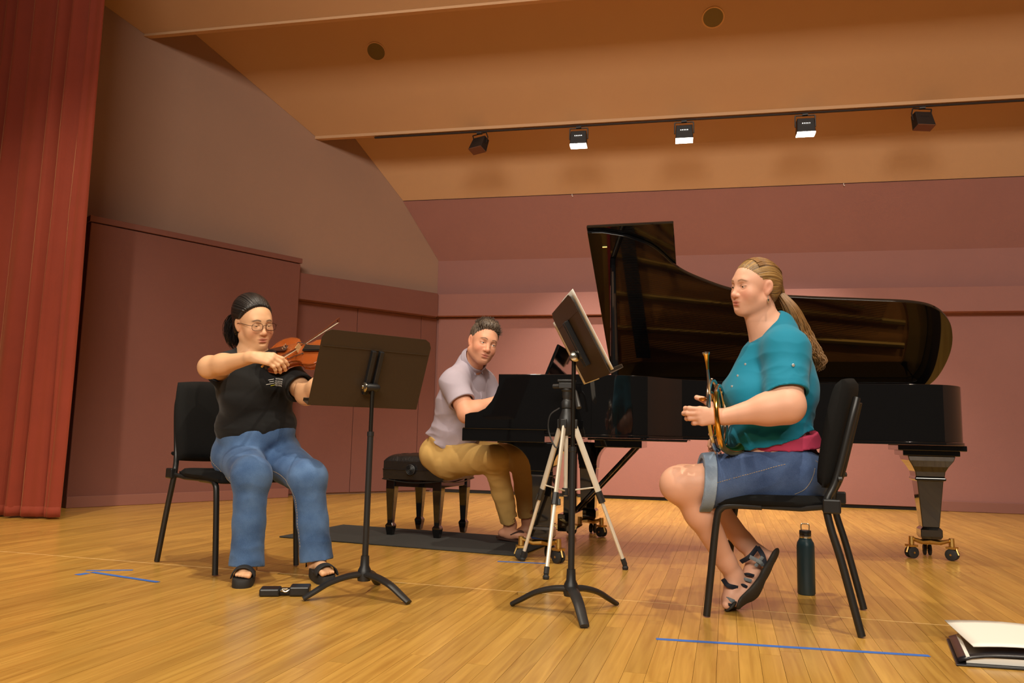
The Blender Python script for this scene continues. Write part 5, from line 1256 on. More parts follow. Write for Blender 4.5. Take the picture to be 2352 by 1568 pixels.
# ------------------------------------------------------------------ violinist (left)
M_black_t = mat('black_cotton', (.010, .0098, .0098), .85, sheen=.12, bump=.15, bscale=500, spec=.2)
pel = pix(588, 1030, 3.80); neck = pix(578, 812, 3.78)
viol_p = person_root(pel, 'woman in a black shirt, jeans and glasses seated playing the violin'); O1 = np.array(viol_p.location)
U = nrm(neck-pel); Fw = dirc(.50, -.05, .86); Fw = nrm(Fw-U*np.dot(Fw, U)); Rt = np.cross(Fw, U); TR = np.array([Rt, Fw, U]).T
T1 = lambda r, f, u, pel=pel, Rt=Rt, Fw=Fw, U=U: pel+Rt*r+Fw*f+U*u
def torso1(F, g=0.0):
    F.add(q_ell(T1(0, -.01, .0), (.190+g, .150+g, .11+g), TR), .02)
    F.add(q_ell(T1(0, .03, .12), (.180+g, .155+g, .12+g), TR), .06)
    F.add(q_ell(T1(0, .01, .30), (.165+g, .130+g, .16+g), TR), .06)
    F.add(q_ell(T1(0, -.01, .405), (.150+g, .085+g, .075+g), TR), .05)
    for s_ in (-1, 1): F.add(q_ell(T1(s_*.072, .105, .265), (.090+g, .080+g, .078+g), TR), .05)
RS, RE, RW = pix(520, 850, 3.80), pix(482, 843, 3.51), pix(583, 820, 3.40)
LS, LE, LW = pix(655, 858, 3.80), pix(704, 905, 3.62), pix(800, 850, 3.40)
RH, RK, RAn = pix(548, 1048, 3.76), pix(578, 1092, 3.44), pix(566, 1308, 3.40)
LH, LK, LAn = pix(632, 1045, 3.86), pix(708, 1098, 3.56), pix(728, 1296, 3.52)
h1 = Head(pix(584, 742, 3.78), dirc(.70, -.16, .70), dirc(.06, 1, .1), 1.04, True, lid=.10, nose=1.0, jaw=1.0, cheek=1.12, width=1.02)
B = Field(); torso1(B, -.014)
B.chain([T1(0, -.01, .40), neck+U*.0, h1.w(0, -.02, -.05)], [.08, .056, .052], .035)
B.add(q_cone(h1.w(0, .018, -.075), neck+Fw*.03-U*.03, .026, .045), .025)
for q in (RS, LS): B.add(q_cone(neck+U*.0-Fw*.012, q, .048, .048), .05)
for (a, b, c) in ((RS, RE, RW), (LS, LE, LW)):
    B.add(q_cone(a, b, .052, .048), .04); B.add(q_ell(b, (.047,)*3), .02); mid = b+(c-b)*.3
    B.add(q_cone(b, mid, .046, .044), .02); B.add(q_cone(mid, c, .044, .025), .03)
for (a, b, c) in ((RH, RK, RAn), (LH, LK, LAn)): B.add(q_cone(a, b, .09, .062), .03); B.add(q_cone(b, c, .058, .036), .02)
FT = []
for (an, toe) in ((RAn, pix(556, 1336, 3.26)), (LAn, pix(752, 1326, 3.36))):
    fl_ = an.copy(); fl_[2] = .062; to_ = toe.copy(); to_[2] = .052; d = nrm(to_-fl_); s_ = nrm(np.cross(d, Z)); FT.append((fl_, to_, d, s_))
    B.add(q_cone(an, fl_-d*.02, .036, .034), .02); B.add(q_cone(fl_-d*.02, to_-d*.03, .034, .026, (Z, .8)), .02)
    sgn = 1 if len(FT) == 1 else -1       # big toe on the inner side
    for k in range(5):
        o_ = (.026-.0125*k)*(-sgn); L_ = [.030, .028, .023, .017, .010][k]; r_ = [.0105, .0082, .0078, .0074, .0070][k]
        p0 = to_-d*.032+s_*o_*1.0; B.add(q_cone(p0, p0+d*(L_+.018)-Z*.004, r_*1.15, r_), .007)
# bow hand and fingering hand
frog_p, tip_p = pix(613, 846, 3.40), pix(783, 737, 4.08); bow_d = nrm(tip_p-frog_p)      # frog to tip
hd_ = nrm(dirc(.97, -.10, .12)); hn_ = nrm(dirc(.08, .70, .70))
hand(B, RW, hd_, hn_, 1, [(28, 30, 15), (38, 34, 18), (44, 36, 18), (38, 40, 18)], thumb=[(.55, .25, -.8), (.8, -.1, -.55), (.9, -.2, -.3)], sc=.93, spread=.05, thick=1.05)
hand(B, LW, dirc(.1, .95, -.1), dirc(.55, .1, .8), -1, [(35, 60, 40), (35, 60, 40), (38, 60, 40), (40, 60, 40)], thumb=[(.6, .7, -.3), (.9, .3, -.2), (1, 0, -.2)], sc=.92)
h1.put(B)
lo, hi = bounds([pel, RE, LW+Z*.15, RAn, FT[0][1], FT[1][1], h1.w(0, 0, .13), T1(0, -.2, .1), LK], .12); lo[2] = max(lo[2], .02)
bh = RW+hd_*.07
V, Fc = multires(B, lo, hi, .006, [h1.box(.0021), (bh-np.array([.11, .11, .10]), bh+np.array([.11, .11, .10]), .0023), (FT[0][1]-.09, FT[0][1]+.07, .0026), (FT[1][1]-.09, FT[1][1]+.07, .0026)])
BASE1 = srgb(224, 174, 132)
col = h1.paint(V, BASE1, srgb(192, 108, 96), srgb(214, 134, 104), srgb(52, 38, 32))
mesh_obj('body', V, Fc, M_skin, viol_p, col)
eyes(h1, viol_p, dirc(.7, -.5, .55), ('dark', srgb(48, 32, 24)))
# black t-shirt
S1 = Field(); torso1(S1, .010)
for (a, b) in ((RS, RE), (LS, LE)):
    ad_ = nrm(b-a); e_ = a+(b-a)*(.42 if a is RS else .74)
    S1.add(q_cone(T1(0, -.005, .395), a, .06, .066), .05); S1.add(q_cone(neck-U*.012-Fw*.012, a, .052, .058), .05); S1.add(capped(q_cone(a, e_+ad_*.1, .070, .074), q_plane(e_, ad_)), .045)
    S1.sub(q_cone(e_-ad_*.008, e_+ad_*.25, .060, .070), .003)
S1.sub(capped(q_cone(neck+Fw*.03-U*.05, neck+U*.16+Fw*.045, .066, .09), q_plane(neck+Fw*.02+U*.004, -U*.9-Fw*.42)), .008)
S1.cut(q_plane(pix(588, 1038, 3.6), dirc(-.02, -1, -.12)))
fo = folds(31, .008, 34, (1, 1, 1.8)); fo2 = folds(33, .006, 80, (.7, .7, 2)); wst1 = T1(0, .03, .12).astype(f32); U1 = U.astype(f32); ch1 = T1(0, 0, .33).astype(f32)
S1.disp = lambda p: fo(p)*(.55+.6*np.exp(-(((p-wst1)@U1)/.11)**2))+fo2(p)*.5*np.exp(-(((p-wst1)@U1)/.09)**2)
V, Fc = S1.mesh(lo, hi, .0042); V, Fc = tidy(V, Fc); ts = mesh_obj('black_t_shirt', V, Fc, M_black_t, viol_p)
# jeans
J = Field(); J.add(capped(q_ell(T1(0, .03, .09), (.186, .166, .12), TR), q_plane(T1(0, 0, .115), U)), .02); J.add(capped(q_ell(T1(0, -.01, -.01), (.198, .158, .115), TR), q_plane(T1(0, 0, .12), U)), .02)
for i, (a, b, c) in enumerate(((RH, RK, RAn), (LH, LK, LAn))):
    ax = nrm(c-b); he = b+(c-b)*.96
    J.add(q_cone(T1((1, -1)[i]*.075, -.02, -.015), a, .12, .112), .03); J.add(q_cone(a, b, .110, .082), .045); J.add(q_ell(b, (.082,)*3), .02)
    md = b+(c-b)*.5; J.add(q_cone(b, md, .078, .068), .03); J.add(capped(q_cone(md, he+ax*.06, .068, .078), q_plane(he, ax+nrm([c_f[0], c_f[1], 0])*-.12)), .02)
    J.sub(q_cone(he-ax*.02, he+ax*.2, .064, .070), .004)
fj = folds(41, .008, 40); fj2 = folds(43, .007, 70, (.6, .6, 2)); kn = [(q.astype(f32)) for q in (RK-Z*.05, LK-Z*.05, RAn+Z*.05, LAn+Z*.05, T1(0, .12, -.03))]
def dj(p):
    m_ = 0
    for q in kn: m_ = m_+np.exp(-(((p-q)**2).sum(-1))/.008)
    return fj(p)*(.22+.35*m_)+fj2(p)*.8*m_
J.disp = dj
V, Fc = J.mesh(lo, hi, .0042); V, Fc = tidy(V, Fc); jn = mesh_obj('blue_jeans', V, Fc, M_denim, viol_p)
surf_line(J, [pix(640, 1068, 3.78), pix(672, 1082, 3.68), pix(690, 1108, 3.6), pix(700, 1140, 3.57), pix(702, 1200, 3.55), pix(708, 1275, 3.53)], dirc(-.35, 0, 1), 'seam', jn, O1)
surf_line(J, [pix(505, 1045, 3.78), pix(530, 1080, 3.66), pix(548, 1110, 3.55), pix(542, 1180, 3.48)], dirc(-.5, 0, 1), 'seam', jn, O1)
# platform sandals
M_plat = mat('black_foam_sole', (.016, .015, .014), .75); M_bnd = mat('black_elastic_band', (.014, .013, .013), .8)
for (fl_, to_, d, s_) in FT:
    m = MB(); out = []
    for k in range(28):
        a = 2*math.pi*k/28; ca, sa = math.cos(a), math.sin(a); L_ = .118; out.append((math.copysign(abs(ca)**.75, ca)*L_, math.copysign(abs(sa)**.75, sa)*(.043+.006*(ca > 0)*ca)))
    cn = (fl_+to_)/2-d*.006; vv = []
    for z, g in ((.001, .97), (.006, 1.0), (.036, 1.0), (.041, .97)): vv += [np.array([cn[0], cn[1], 0])+d*a*g+s_*b*g+Z*z for a, b in out]
    n = 28; fs = [(i*n+k, i*n+(k+1) % n, (i+1)*n+(k+1) % n, (i+1)*n+k) for i in range(3) for k in range(n)]+[tuple(range(n-1, -1, -1)), tuple(3*n+k for k in range(n))]
    m._add(vv, fs); sn = m.build('sandal', M_plat, viol_p, angle=50, origin=O1, offset=(0, 0, 0))
    m = MB(); q = to_-d*.040; m.grid([[np.array([q[0], q[1], 0])+d*(w_*.05-.012)+s_*.047*math.cos(t)+Z*(.036+.044*math.sin(t)) for t in np.linspace(0, math.pi, 17)] for w_ in (0, .33, .66, 1)]); m.build('band', M_bnd, sn, angle=180, solid=.005, origin=O1, offset=(0, 0, 0), recalc=False)
    m = MB(); q = fl_-d*.035; m.grid([[np.array([q[0], q[1], 0])-d*.028*math.sin(t)+s_*.040*math.cos(t)+Z*z for t in np.linspace(0, math.pi, 15)] for z in (.040, .06, .085)]); m.build('heel_strap', M_bnd, sn, angle=180, solid=.004, origin=O1, offset=(0, 0, 0), recalc=False)
# shirt print: four bars and four short lines of lettering
def print_pt(px, py): return project_out(S1, pix(px, py, 3.75), -c_f)+(-c_f)*.0025
M_print = mat('white_print', srgb(225, 225, 220), .7); M_printy = mat('yellow_print', srgb(225, 215, 50), .7)
bars = [((629, 870.5), (640, 868.5)), ((632, 874.5), (641, 873)), ((626.5, 880.5), (642, 877.5)), ((636, 883), (646, 880.8))]
for i, (a, b) in enumerate(bars):
    p, q = print_pt(*a), print_pt(*b); m = MB(); m.tube([p, q], .0016, 6, flat=(c_f, 1, .35)); m.build('print_bar', M_printy if i == 3 else M_print, ts, origin=O1, offset=(0, 0, 0))
for i, tx in enumerate(('NATIONAL', 'ORCHESTRAL', 'INSTITUTE', '+FESTIVAL')):
    cu = bpy.data.curves.new('print_text', 'FONT'); cu.body = tx; cu.size = .0125; cu.extrude = .0003
    to = bpy.data.objects.new('tmp_text', cu); COL.objects.link(to); bpy.context.view_layer.update(); me = bpy.data.meshes.new_from_object(to.evaluated_get(bpy.context.evaluated_depsgraph_get())); bpy.data.objects.remove(to, do_unlink=True)
    if i == 0:
        tp, tq = print_pt(643.5, 869), print_pt(664, 870.5); x_ = nrm(tq-tp); z_ = nrm(-c_f-x_*np.dot(-c_f, x_)); y_ = np.cross(z_, x_); wid = float(np.linalg.norm(tq-tp))
    p = print_pt(644.5, 869+4.7*i); q = p+x_*wid
    o = bpy.data.objects.new('print_text', me); me.materials.clear(); me.materials.append(M_print if i < 3 else M_print); COL.objects.link(o); o.parent = ts
    w_ = max(v.co.x for v in me.vertices); sc_ = float(np.linalg.norm(q-p))/w_
    bs = p-O1+z_*.0025; o.matrix_local = Matrix(((x_[0]*sc_, y_[0]*sc_, z_[0], bs[0]), (x_[1]*sc_, y_[1]*sc_, z_[1], bs[1]), (x_[2]*sc_, y_[2]*sc_, z_[2], bs[2]), (0, 0, 0, 1)))
# hair
M_hair1 = hair_mat('black_hair', (.006, .005, .005), (.030, .024, .021), (110, 110, 60), .35)
hair_cap(h1, 'hair', [(q_ell((0, -.018, .038), (.0815, .102, .092)), .01), (q_ell((.0, -.050, .052), (.080, .082, .084)), .03), (q_ell((.052, .030, .040), (.030, .045, .040)), .03), (q_ell((0, -.045, -.03), (.074, .066, .065)), .03), (q_ell((.0, -.105, -.02), (.05, .04, .05)), .03)],
         [q_plane((0, .052, .074), (0, .80, -.60)), q_plane((0, 0, -.098), (0, 0, -1))],
         [(q_ell((-.080, .004, -.016), (.03, .026, .036)), .01), (q_ell((.080, .004, -.016), (.03, .026, .036)), .01), (q_ell((-.008, .10, .012), (.058, .045, .058)), .02)], M_hair1, viol_p, disp=lambda p: groove(p, (0, -.11, .02), .0013), tie=(0, -.11, .02))
rg = random.Random(9); cv = []
tail = smooth_path([h1.w(.0, -.10, .035), h1.w(.005, -.142, .01), h1.w(.012, -.150, -.05), h1.w(.010, -.142, -.11), h1.w(.0, -.13, -.155)], 6)
for k in range(420):
    a, rr_ = rg.uniform(0, 6.28), math.sqrt(rg.random()); L_ = rg.uniform(.7, 1.0); pts = []; ph_ = rg.uniform(0, 6.28)
    for i, p in enumerate(tail):
        f = i/(len(tail)-1)
        if f > L_: break
        sp = .026+.030*math.sin(math.pi*min(1, f*.95)); pts.append(p+h1.R@np.array([rr_*math.cos(a)*sp*1.2+.005*math.sin(f*9+ph_), rr_*math.sin(a)*sp+.005*math.cos(f*8+ph_), 0]))
    if len(pts) > 3: cv.append(pts)
M_str1 = mat('black_strands', (.010, .008, .008), .38)
strands('ponytail', cv, .0019, M_str1, viol_p, 3, 20)
m = MB(); m.lathe([(0, -.004), (.004, 0), (0, .004)], 8, h1.w(.083, -.03, .055)); m.build('hair_pin', M_chrome, viol_p, origin=O1, offset=(0, 0, 0))
# glasses
M_gl = mat('bronze_frame', srgb(92, 62, 48), .3, metal=.8); M_glass = mat('spectacle_glass', (1, 1, 1), .0, trans=1.0, ior=1.12, spec=.3)
gx = empty('eyeglasses', (0, 0, 0)); gx.parent = viol_p; gx['label'] = 'thin bronze rectangular eyeglasses'
def rim_pts(q, n=32): return [h1.w(q*.0335+.0250*math.copysign(abs(math.cos(a))**.6, math.cos(a)), .1015-.0045*((math.cos(a)*q+.2) > .6)*abs(math.cos(a)), -.0035+.0162*math.copysign(abs(math.sin(a))**.6, math.sin(a))) for a in np.linspace(0, 2*math.pi, n+1)[:-1]]
for q in (-1, 1):
    m = MB(); m.tube(rim_pts(q), .0013, 6, closed=True); m.build('rim', M_gl, gx, origin=O1, offset=(0, 0, 0))
    m = MB(); P = rim_pts(q); m._add(P, [tuple(range(len(P)))]); m.build('lens', M_glass, gx, smooth=False, origin=O1, offset=(0, 0, 0), solid=.001)
    m = MB(); m.tube([h1.w(q*.0585, .0975, .002), h1.w(q*.070, .088, .003), h1.w(q*.0785, .02, .004), h1.w(q*.0795, -.005, .0), h1.w(q*.078, -.024, -.018)], .0014, 6); m.build('temple', M_gl, gx, origin=O1, offset=(0, 0, 0))
m = MB(); m.tube(smooth_path([h1.w(-.009, .1015, .0), h1.w(0, .1045, .004), h1.w(.009, .1015, .0)], 4), .0013, 6); m.build('bridge', M_gl, gx, origin=O1, offset=(0, 0, 0))
# ------------------------------------------------------------------ violin and bow
M_var = mat('amber_violin_varnish', srgb(150, 72, 28), .22, coat=.6, coat_r=.08, var=.28, vscale=9, stretch=(1, 1, 1))
M_ebony = mat('ebony', (.008, .008, .008), .3); M_maple = mat('bridge_maple', srgb(205, 160, 105), .5); M_str = mat('string_steel', srgb(190, 185, 175), .3, metal=1)
va = dirc(.93, .03, .36); vn = nrm(c_r*-.15+c_u*.72-c_f*.66); vn = nrm(vn-va*np.dot(vn, va)); vsd = np.cross(va, vn)
brg = pix(688, 803, 3.66); vo = brg-va*.195-vn*.016
vln = empty('violin', tuple(vo), label='amber varnished violin held under the violinist\'s chin', cat='violin')
def vp(t, s, n=0.0): return va*t+vsd*s+vn*n
half = [(0, .004), (.003, .03), (.018, .068), (.045, .094), (.085, .104), (.12, .098), (.137, .0905), (.142, .0895), (.150, .072), (.172, .0585), (.198, .055), (.222, .060), (.238, .072), (.243, .0785), (.249, .0785), (.28, .084), (.308, .080), (.335, .061), (.350, .032), (.356, .012)]
hw = np.array(half); ts_ = []; 
for i in range(len(half)-1):
    for k in range(4): ts_.append(half[i][0]+(half[i+1][0]-half[i][0])*k/4)
ts_.append(.356); ws_ = np.interp(ts_, hw[:, 0], hw[:, 1])
def plate(z0, arch, sgn, ov):
    P = []
    for t, w in zip(ts_, ws_):
        lt = .5+.5*math.sin(math.pi*min(1, max(0, t/.356))); row = []
        for c in np.linspace(-1, 1, 21): row.append(vp(t, c*(w+ov), sgn*(z0+arch*lt*(max(0, 1-abs(c)**2.2))**1.3)))
        P.append(row)
    return P
m = MB(); m.grid(plate(.0005, .0155, 1, .003)); m.build('top_plate', M_var, vln, angle=180, solid=.0035, recalc=False)
m = MB(); m.grid([[p-vn*.033 for p in row] for row in plate(.0, .0145, -1, .003)]); m.build('back_plate', M_var, vln, angle=180, solid=.0035, recalc=False)
ol_ = [(t, w) for t, w in zip(ts_, ws_)]+[(t, -w) for t, w in zip(ts_[::-1], ws_[::-1])]
m = MB(); m.grid([[vp(t, s, z) for t, s in ol_+[ol_[0]]] for z in (-.033, 0)]); m.build('ribs', M_var, vln, angle=40, solid=.001, recalc=False)
m = MB(); m.hexa([vp(.225, -.021, .024), vp(.225, .021, .024), vp(.49, .012, .0135), vp(.49, -.012, .0135), vp(.225, -.018, .031), vp(.225, .018, .031), vp(.49, .011, .019), vp(.49, -.011, .019)]); m.build('fingerboard', M_ebony, vln, smooth=False, bevel=.003)
m = MB(); m.tube([vp(.345, 0, .0), vp(.38, 0, .004), vp(.485, 0, .006), vp(.52, 0, .002)], [.02, .0145, .012, .013], 12); m.build('neck', M_var, vln)
m = MB(); sc_p = [vp(.505, 0, .004), vp(.54, 0, -.006), vp(.57, 0, -.018)]+[vp(.585+.019*(1-i/22)*math.cos(1.9-i*.5)-.004, 0, -.016+.019*(1-i/22)*math.sin(1.9-i*.5)) for i in range(20)]
m.tube(sc_p, [.0125, .0115, .010]+[.0085-.0002*i for i in range(20)], 10, flat=(vsd, .6, 1.3)); m.build('scroll', M_var, vln)
for k in range(4):
    s_ = (1, -1)[k % 2]; m = MB(); c = vp(.522+.013*k, 0, -.004-.004*k); m.tube([c-vsd*s_*.012, c+vsd*s_*.026], .0032, 8); m.tube([c+vsd*s_*.026, c+vsd*s_*.030, c+vsd*s_*.044], [.004, .009, .008], 10, flat=(va, 1, .45)); m.build('peg', M_ebony, vln)
m = MB(); m.hexa([vp(.192, -.021, .015), vp(.192, .021, .015), vp(.197, .021, .015), vp(.197, -.021, .015), vp(.1935, -.019, .043), vp(.1935, .019, .047), vp(.1955, .019, .047), vp(.1955, -.019, .043)]); m.build('bridge', M_maple, vln, smooth=False, bevel=.002)
m = MB(); m.hexa([vp(.012, -.010, .012), vp(.012, .010, .012), vp(.128, .021, .026), vp(.128, -.021, .026), vp(.012, -.009, .020), vp(.012, .009, .020), vp(.128, .019, .034), vp(.128, -.019, .034)]); m.build('tailpiece', mat('rosewood_tailpiece', srgb(60, 30, 18), .3), vln, smooth=False, bevel=.004)
for k in range(4):
    s_ = (k-1.5)/1.5; m = MB(); m.tube([vp(.125, s_*.014, .033), vp(.1945, s_*.0165, .0475-.0035*abs(s_)), vp(.492, s_*.0075, .0215), vp(.53, s_*.004, .004)], .0006, 5); m.build('string', M_str, vln)
    m = MB(); m.lathe([(0, 0), (.0032, 0), (.0032, .012), (0, .012)], 8, vp(.122-.004*(k % 2), s_*.013, .031), frame_from(vn, va)); m.build('fine_tuner', M_chrome, vln)
for s_ in (-1, 1):
    m = MB(); P = [vp(.152, s_*.052, .0125), vp(.158, s_*.057, .0112), vp(.172, s_*.051, .0135), (vp(.195, s_*.043, .0165)), vp(.216, s_*.034, .0175), vp(.228, s_*.028, .0180), vp(.231, s_*.033, .0172)]
    m.tube([p+vn*.0015 for p in smooth_path(P, 5)], .0024, 6, flat=(vn, 1, .4)); m.build('f_hole', M_dark, vln)
ws_f = lambda t: float(np.interp(t, hw[:, 0], hw[:, 1]))
cr_ = MB(); cen = vp(.048, .052, .030); n_ = 24; P = []
for i in range(9):
    f = i/8; P.append([cen+va*(.042*f*math.cos(a))+vsd*(.046*f*math.sin(a))+vn*(-.010+.012*f**2+.004*math.sin(a)*f) for a in np.linspace(0, 2*math.pi, n_)])
cr_.grid(P); cr_.build('chin_rest', M_ebony, vln, angle=180, solid=.006, recalc=False)
for q in (.03, .06): m = MB(); m.tube([vp(q-.028, .05+.0, -.03), vp(q-.028, .05, .022)], .0028, 8); m.build('chin_rest_clamp', M_chrome, vln)
# bow
frog = frog_p
bw = empty('violin_bow', tuple(frog), label='wooden violin bow drawn across the strings', cat='bow')
bn = nrm(vn-bow_d*np.dot(vn, bow_d)); 
def bp2(t, n, s=0.0): return bow_d*t+bn*n+np.cross(bow_d, bn)*s
m = MB(); n_ = 24; m.tube([bp2(-.02+.745*i/n_, .020-.016*math.sin(math.pi*i/n_)+.0) for i in range(n_+1)], [.0043-.0016*i/n_ for i in range(n_+1)], 8); m.build('stick', mat('pernambuco', srgb(92, 42, 20), .3, coat=.3), bw)
m = MB(); m.hexa([bp2(.01, .0, -.0045), bp2(.01, .0, .0045), bp2(.708, .0, .0035), bp2(.708, .0, -.0035), bp2(.01, .0012, -.0045), bp2(.01, .0012, .0045), bp2(.708, .0012, .0035), bp2(.708, .0012, -.0035)]); m.build('bow_hair', mat('horse_hair', srgb(232, 220, 190), .6), bw, smooth=False)
m = MB(); m.hexa([bp2(-.008, -.002, -.006), bp2(-.008, -.002, .006), bp2(.044, -.001, .006), bp2(.044, -.001, -.006), bp2(-.008, .016, -.005), bp2(-.008, .016, .005), bp2(.036, .016, .005), bp2(.036, .016, -.005)]); m.build('frog', M_ebony, bw, smooth=False, bevel=.002)
m = MB(); m.hexa([bp2(.702, -.002, -.0035), bp2(.702, -.002, .0035), bp2(.722, -.001, .0025), bp2(.722, -.001, -.0025), bp2(.705, .020, -.003), bp2(.705, .020, .003), bp2(.735, .021, .002), bp2(.735, .021, -.002)]); m.build('tip', mat('pernambuco', (0, 0, 0)), bw, smooth=False)
m = MB(); m.tube([bp2(-.032, .020), bp2(-.02, .020)], .0046, 8); m.build('screw_button', M_brass, bw)
# ------------------------------------------------------------------ pianist
M_lav = mat('lavender_grey_cotton', srgb(178, 166, 178), .8, bump=.12, bscale=500, spec=.2, var=.04, vscale=30)
M_khaki = mat('khaki_twill', srgb(204, 166, 100), .85, bump=.15, bscale=500, spec=.15, var=.07, vscale=9)
pel = pix(1024, 1040, 4.98); neck = pix(1082, 832, 4.86)
pian_p = person_root(pel, 'man in a lavender-grey short-sleeved shirt and khakis seated at the piano'); O2 = np.array(pian_p.location)
U = nrm(neck-pel); Fw = dirc(.84, -.1, .50); Fw = nrm(Fw-U*np.dot(Fw, U)); Rt = np.cross(Fw, U); TR = np.array([Rt, Fw, U]).T
T2 = lambda r, f, u, pel=pel, Rt=Rt, Fw=Fw, U=U: pel+Rt*r+Fw*f+U*u
def torso2(F, g=0.0):
    F.add(q_ell(T2(0, -.01, .02), (.180+g*1.5, .140+g*2.2, .13+g), TR), .02)
    F.add(q_ell(T2(0, .03, .17), (.170+g, .145+g, .15+g), TR), .06)
    F.add(q_ell(T2(0, .01, .36), (.185+g, .130+g, .17+g), TR), .06)
    F.add(q_ell(T2(0, -.005, .49), (.17+g, .095+g, .08+g), TR), .05)
RS, RE, RW = pix(1042, 880, 4.72), pix(1073, 950, 4.60), pix(1148, 918, 4.72)
LS, LE, LW = pix(1108, 880, 5.02), pix(1150, 945, 5.05), pix(1180, 915, 4.98)
RH, RK, RAn = pix(1030, 1055, 4.90), pix(1136, 1054, 4.66), pix(1172, 1205, 4.80)
LH, LK, LAn = pix(1050, 1048, 5.08), pix(1196, 1050, 5.02), pix(1212, 1195, 5.05)
h2 = Head(pix(1110, 786, 4.78), dirc(.36, -.10, .93), dirc(.30, .955, .0), 1.12, False, lid=.50, nose=1.1, jaw=1.12, cheek=.9, width=.97)
B = Field(); torso2(B, -.014)
na = nrm(h2.w(0, -.015, -.05)-neck)
B.chain([T2(0, -.01, .50), neck+na*.01, h2.w(0, -.018, -.05)], [.080, .062, .058], .035); B.add(q_cone(h2.w(0, .025, -.082), neck+Fw*.04-U*.02, .026, .045), .03)
for q in (RS, LS): B.add(q_cone(neck-Fw*.01-U*.025, q, .040, .05), .04)
for (a, b, c) in ((RS, RE, RW), (LS, LE, LW)):
    B.add(q_cone(a, b, .062, .055), .04); B.add(q_ell(b, (.052,)*3), .02); mid = b+(c-b)*.3; B.add(q_cone(b, mid, .052, .052), .02); B.add(q_cone(mid, c, .052, .030), .03)
for (a, b, c) in ((RH, RK, RAn), (LH, LK, LAn)): B.add(q_cone(a, b, .09, .062), .03); B.add(q_cone(b, c, .058, .038), .02)
FT2 = []
for (an, to) in ((RAn, pix(1215, 1238, 4.76)), (LAn, pix(1262, 1212, 5.10))):
    fl_ = an.copy(); fl_[2] = max(.045, an[2]-.055); t_ = to.copy(); t_[2] = .040 if an is RAn else .10; d = nrm(t_-fl_); s_ = nrm(np.cross(d, Z)); FT2.append((fl_, t_, d, s_))
    B.add(q_cone(an, fl_, .038, .036), .02); B.add(q_cone(fl_-d*.045, t_-d*.03, .032, .026, (Z, .85)), .02)
    for k in range(5):
        o_ = (.028-.0135*k)*(-1 if an is RAn else 1); L_ = [.032, .030, .025, .019, .011][k]; p0 = t_-d*.034+s_*o_; B.add(q_cone(p0, p0+d*(L_+.018)-Z*.006, .0115, .009), .007)
hand(B, RW, dirc(.95, -.12, -.25), dirc(.1, 1, .1), 1, [(22, 30, 20)]*4, sc=1.0); hand(B, LW, dirc(.95, -.12, .2), dirc(.1, 1, .1), -1, [(22, 30, 20)]*4, sc=1.0)
h2.put(B)
lo, hi = bounds([pel, RE, RW+c_r*.2, LW+c_r*.22, RAn, FT2[0][1], FT2[1][1], h2.w(0, 0, .13), T2(0, -.2, .1)], .12); lo[2] = max(lo[2], .012)
V, Fc = multires(B, lo, hi, .006, [h2.box(.0023)])
BASE2 = srgb(222, 160, 128)
col = h2.paint(V, BASE2, srgb(190, 112, 98), srgb(214, 122, 96), srgb(92, 66, 48), stubble=srgb(176, 124, 100))
mesh_obj('body', V, Fc, M_skin, pian_p, col)
eyes(h2, pian_p, dirc(.62, .0, .78), ('grey', srgb(70, 74, 70)))
# shirt
S2 = Field(); torso2(S2, .012)
for (a, b) in ((RS, RE), (LS, LE)):
    ad_ = nrm(b-a); e_ = a+(b-a)*.62
    S2.add(q_cone(T2(0, -.005, .48), a, .075, .075), .05); S2.add(q_cone(neck-U*.004-Fw*.012, a, .060, .064), .05); S2.add(capped(q_cone(a, e_+ad_*.1, .078, .084), q_plane(e_, ad_)), .045); S2.sub(q_cone(e_-ad_*.01, e_+ad_*.25, .069, .078), .003)
S2.sub(capped(q_cone(neck-na*.04+Fw*.02, neck+na*.16+Fw*.02, .064, .068), q_plane(neck+na*.02+Fw*.02, -na*.8-Fw*.6)), .006)
S2.cut(q_plane(pix(1010, 1018, 4.9), dirc(-.55, -.8, 0)))
fo = folds(51, .009, 36, (1, 1, 1.4)); fo2 = folds(53, .007, 70, (.7, .7, 2)); w2_ = T2(0, 0, .12).astype(f32); U2 = U.astype(f32); wr = T2(.1, -.02, .26).astype(f32)
S2.disp = lambda p: fo(p)*(.6+.4*np.exp(-(((p-w2_)@U2)/.12)**2))+fo2(p)*.7*np.exp(-(((p-w2_)@U2)/.14)**2)
V, Fc = S2.mesh(lo, hi, .0045); V, Fc = tidy(V, Fc); sh2 = mesh_obj('lavender_shirt', V, Fc, M_lav, pian_p)
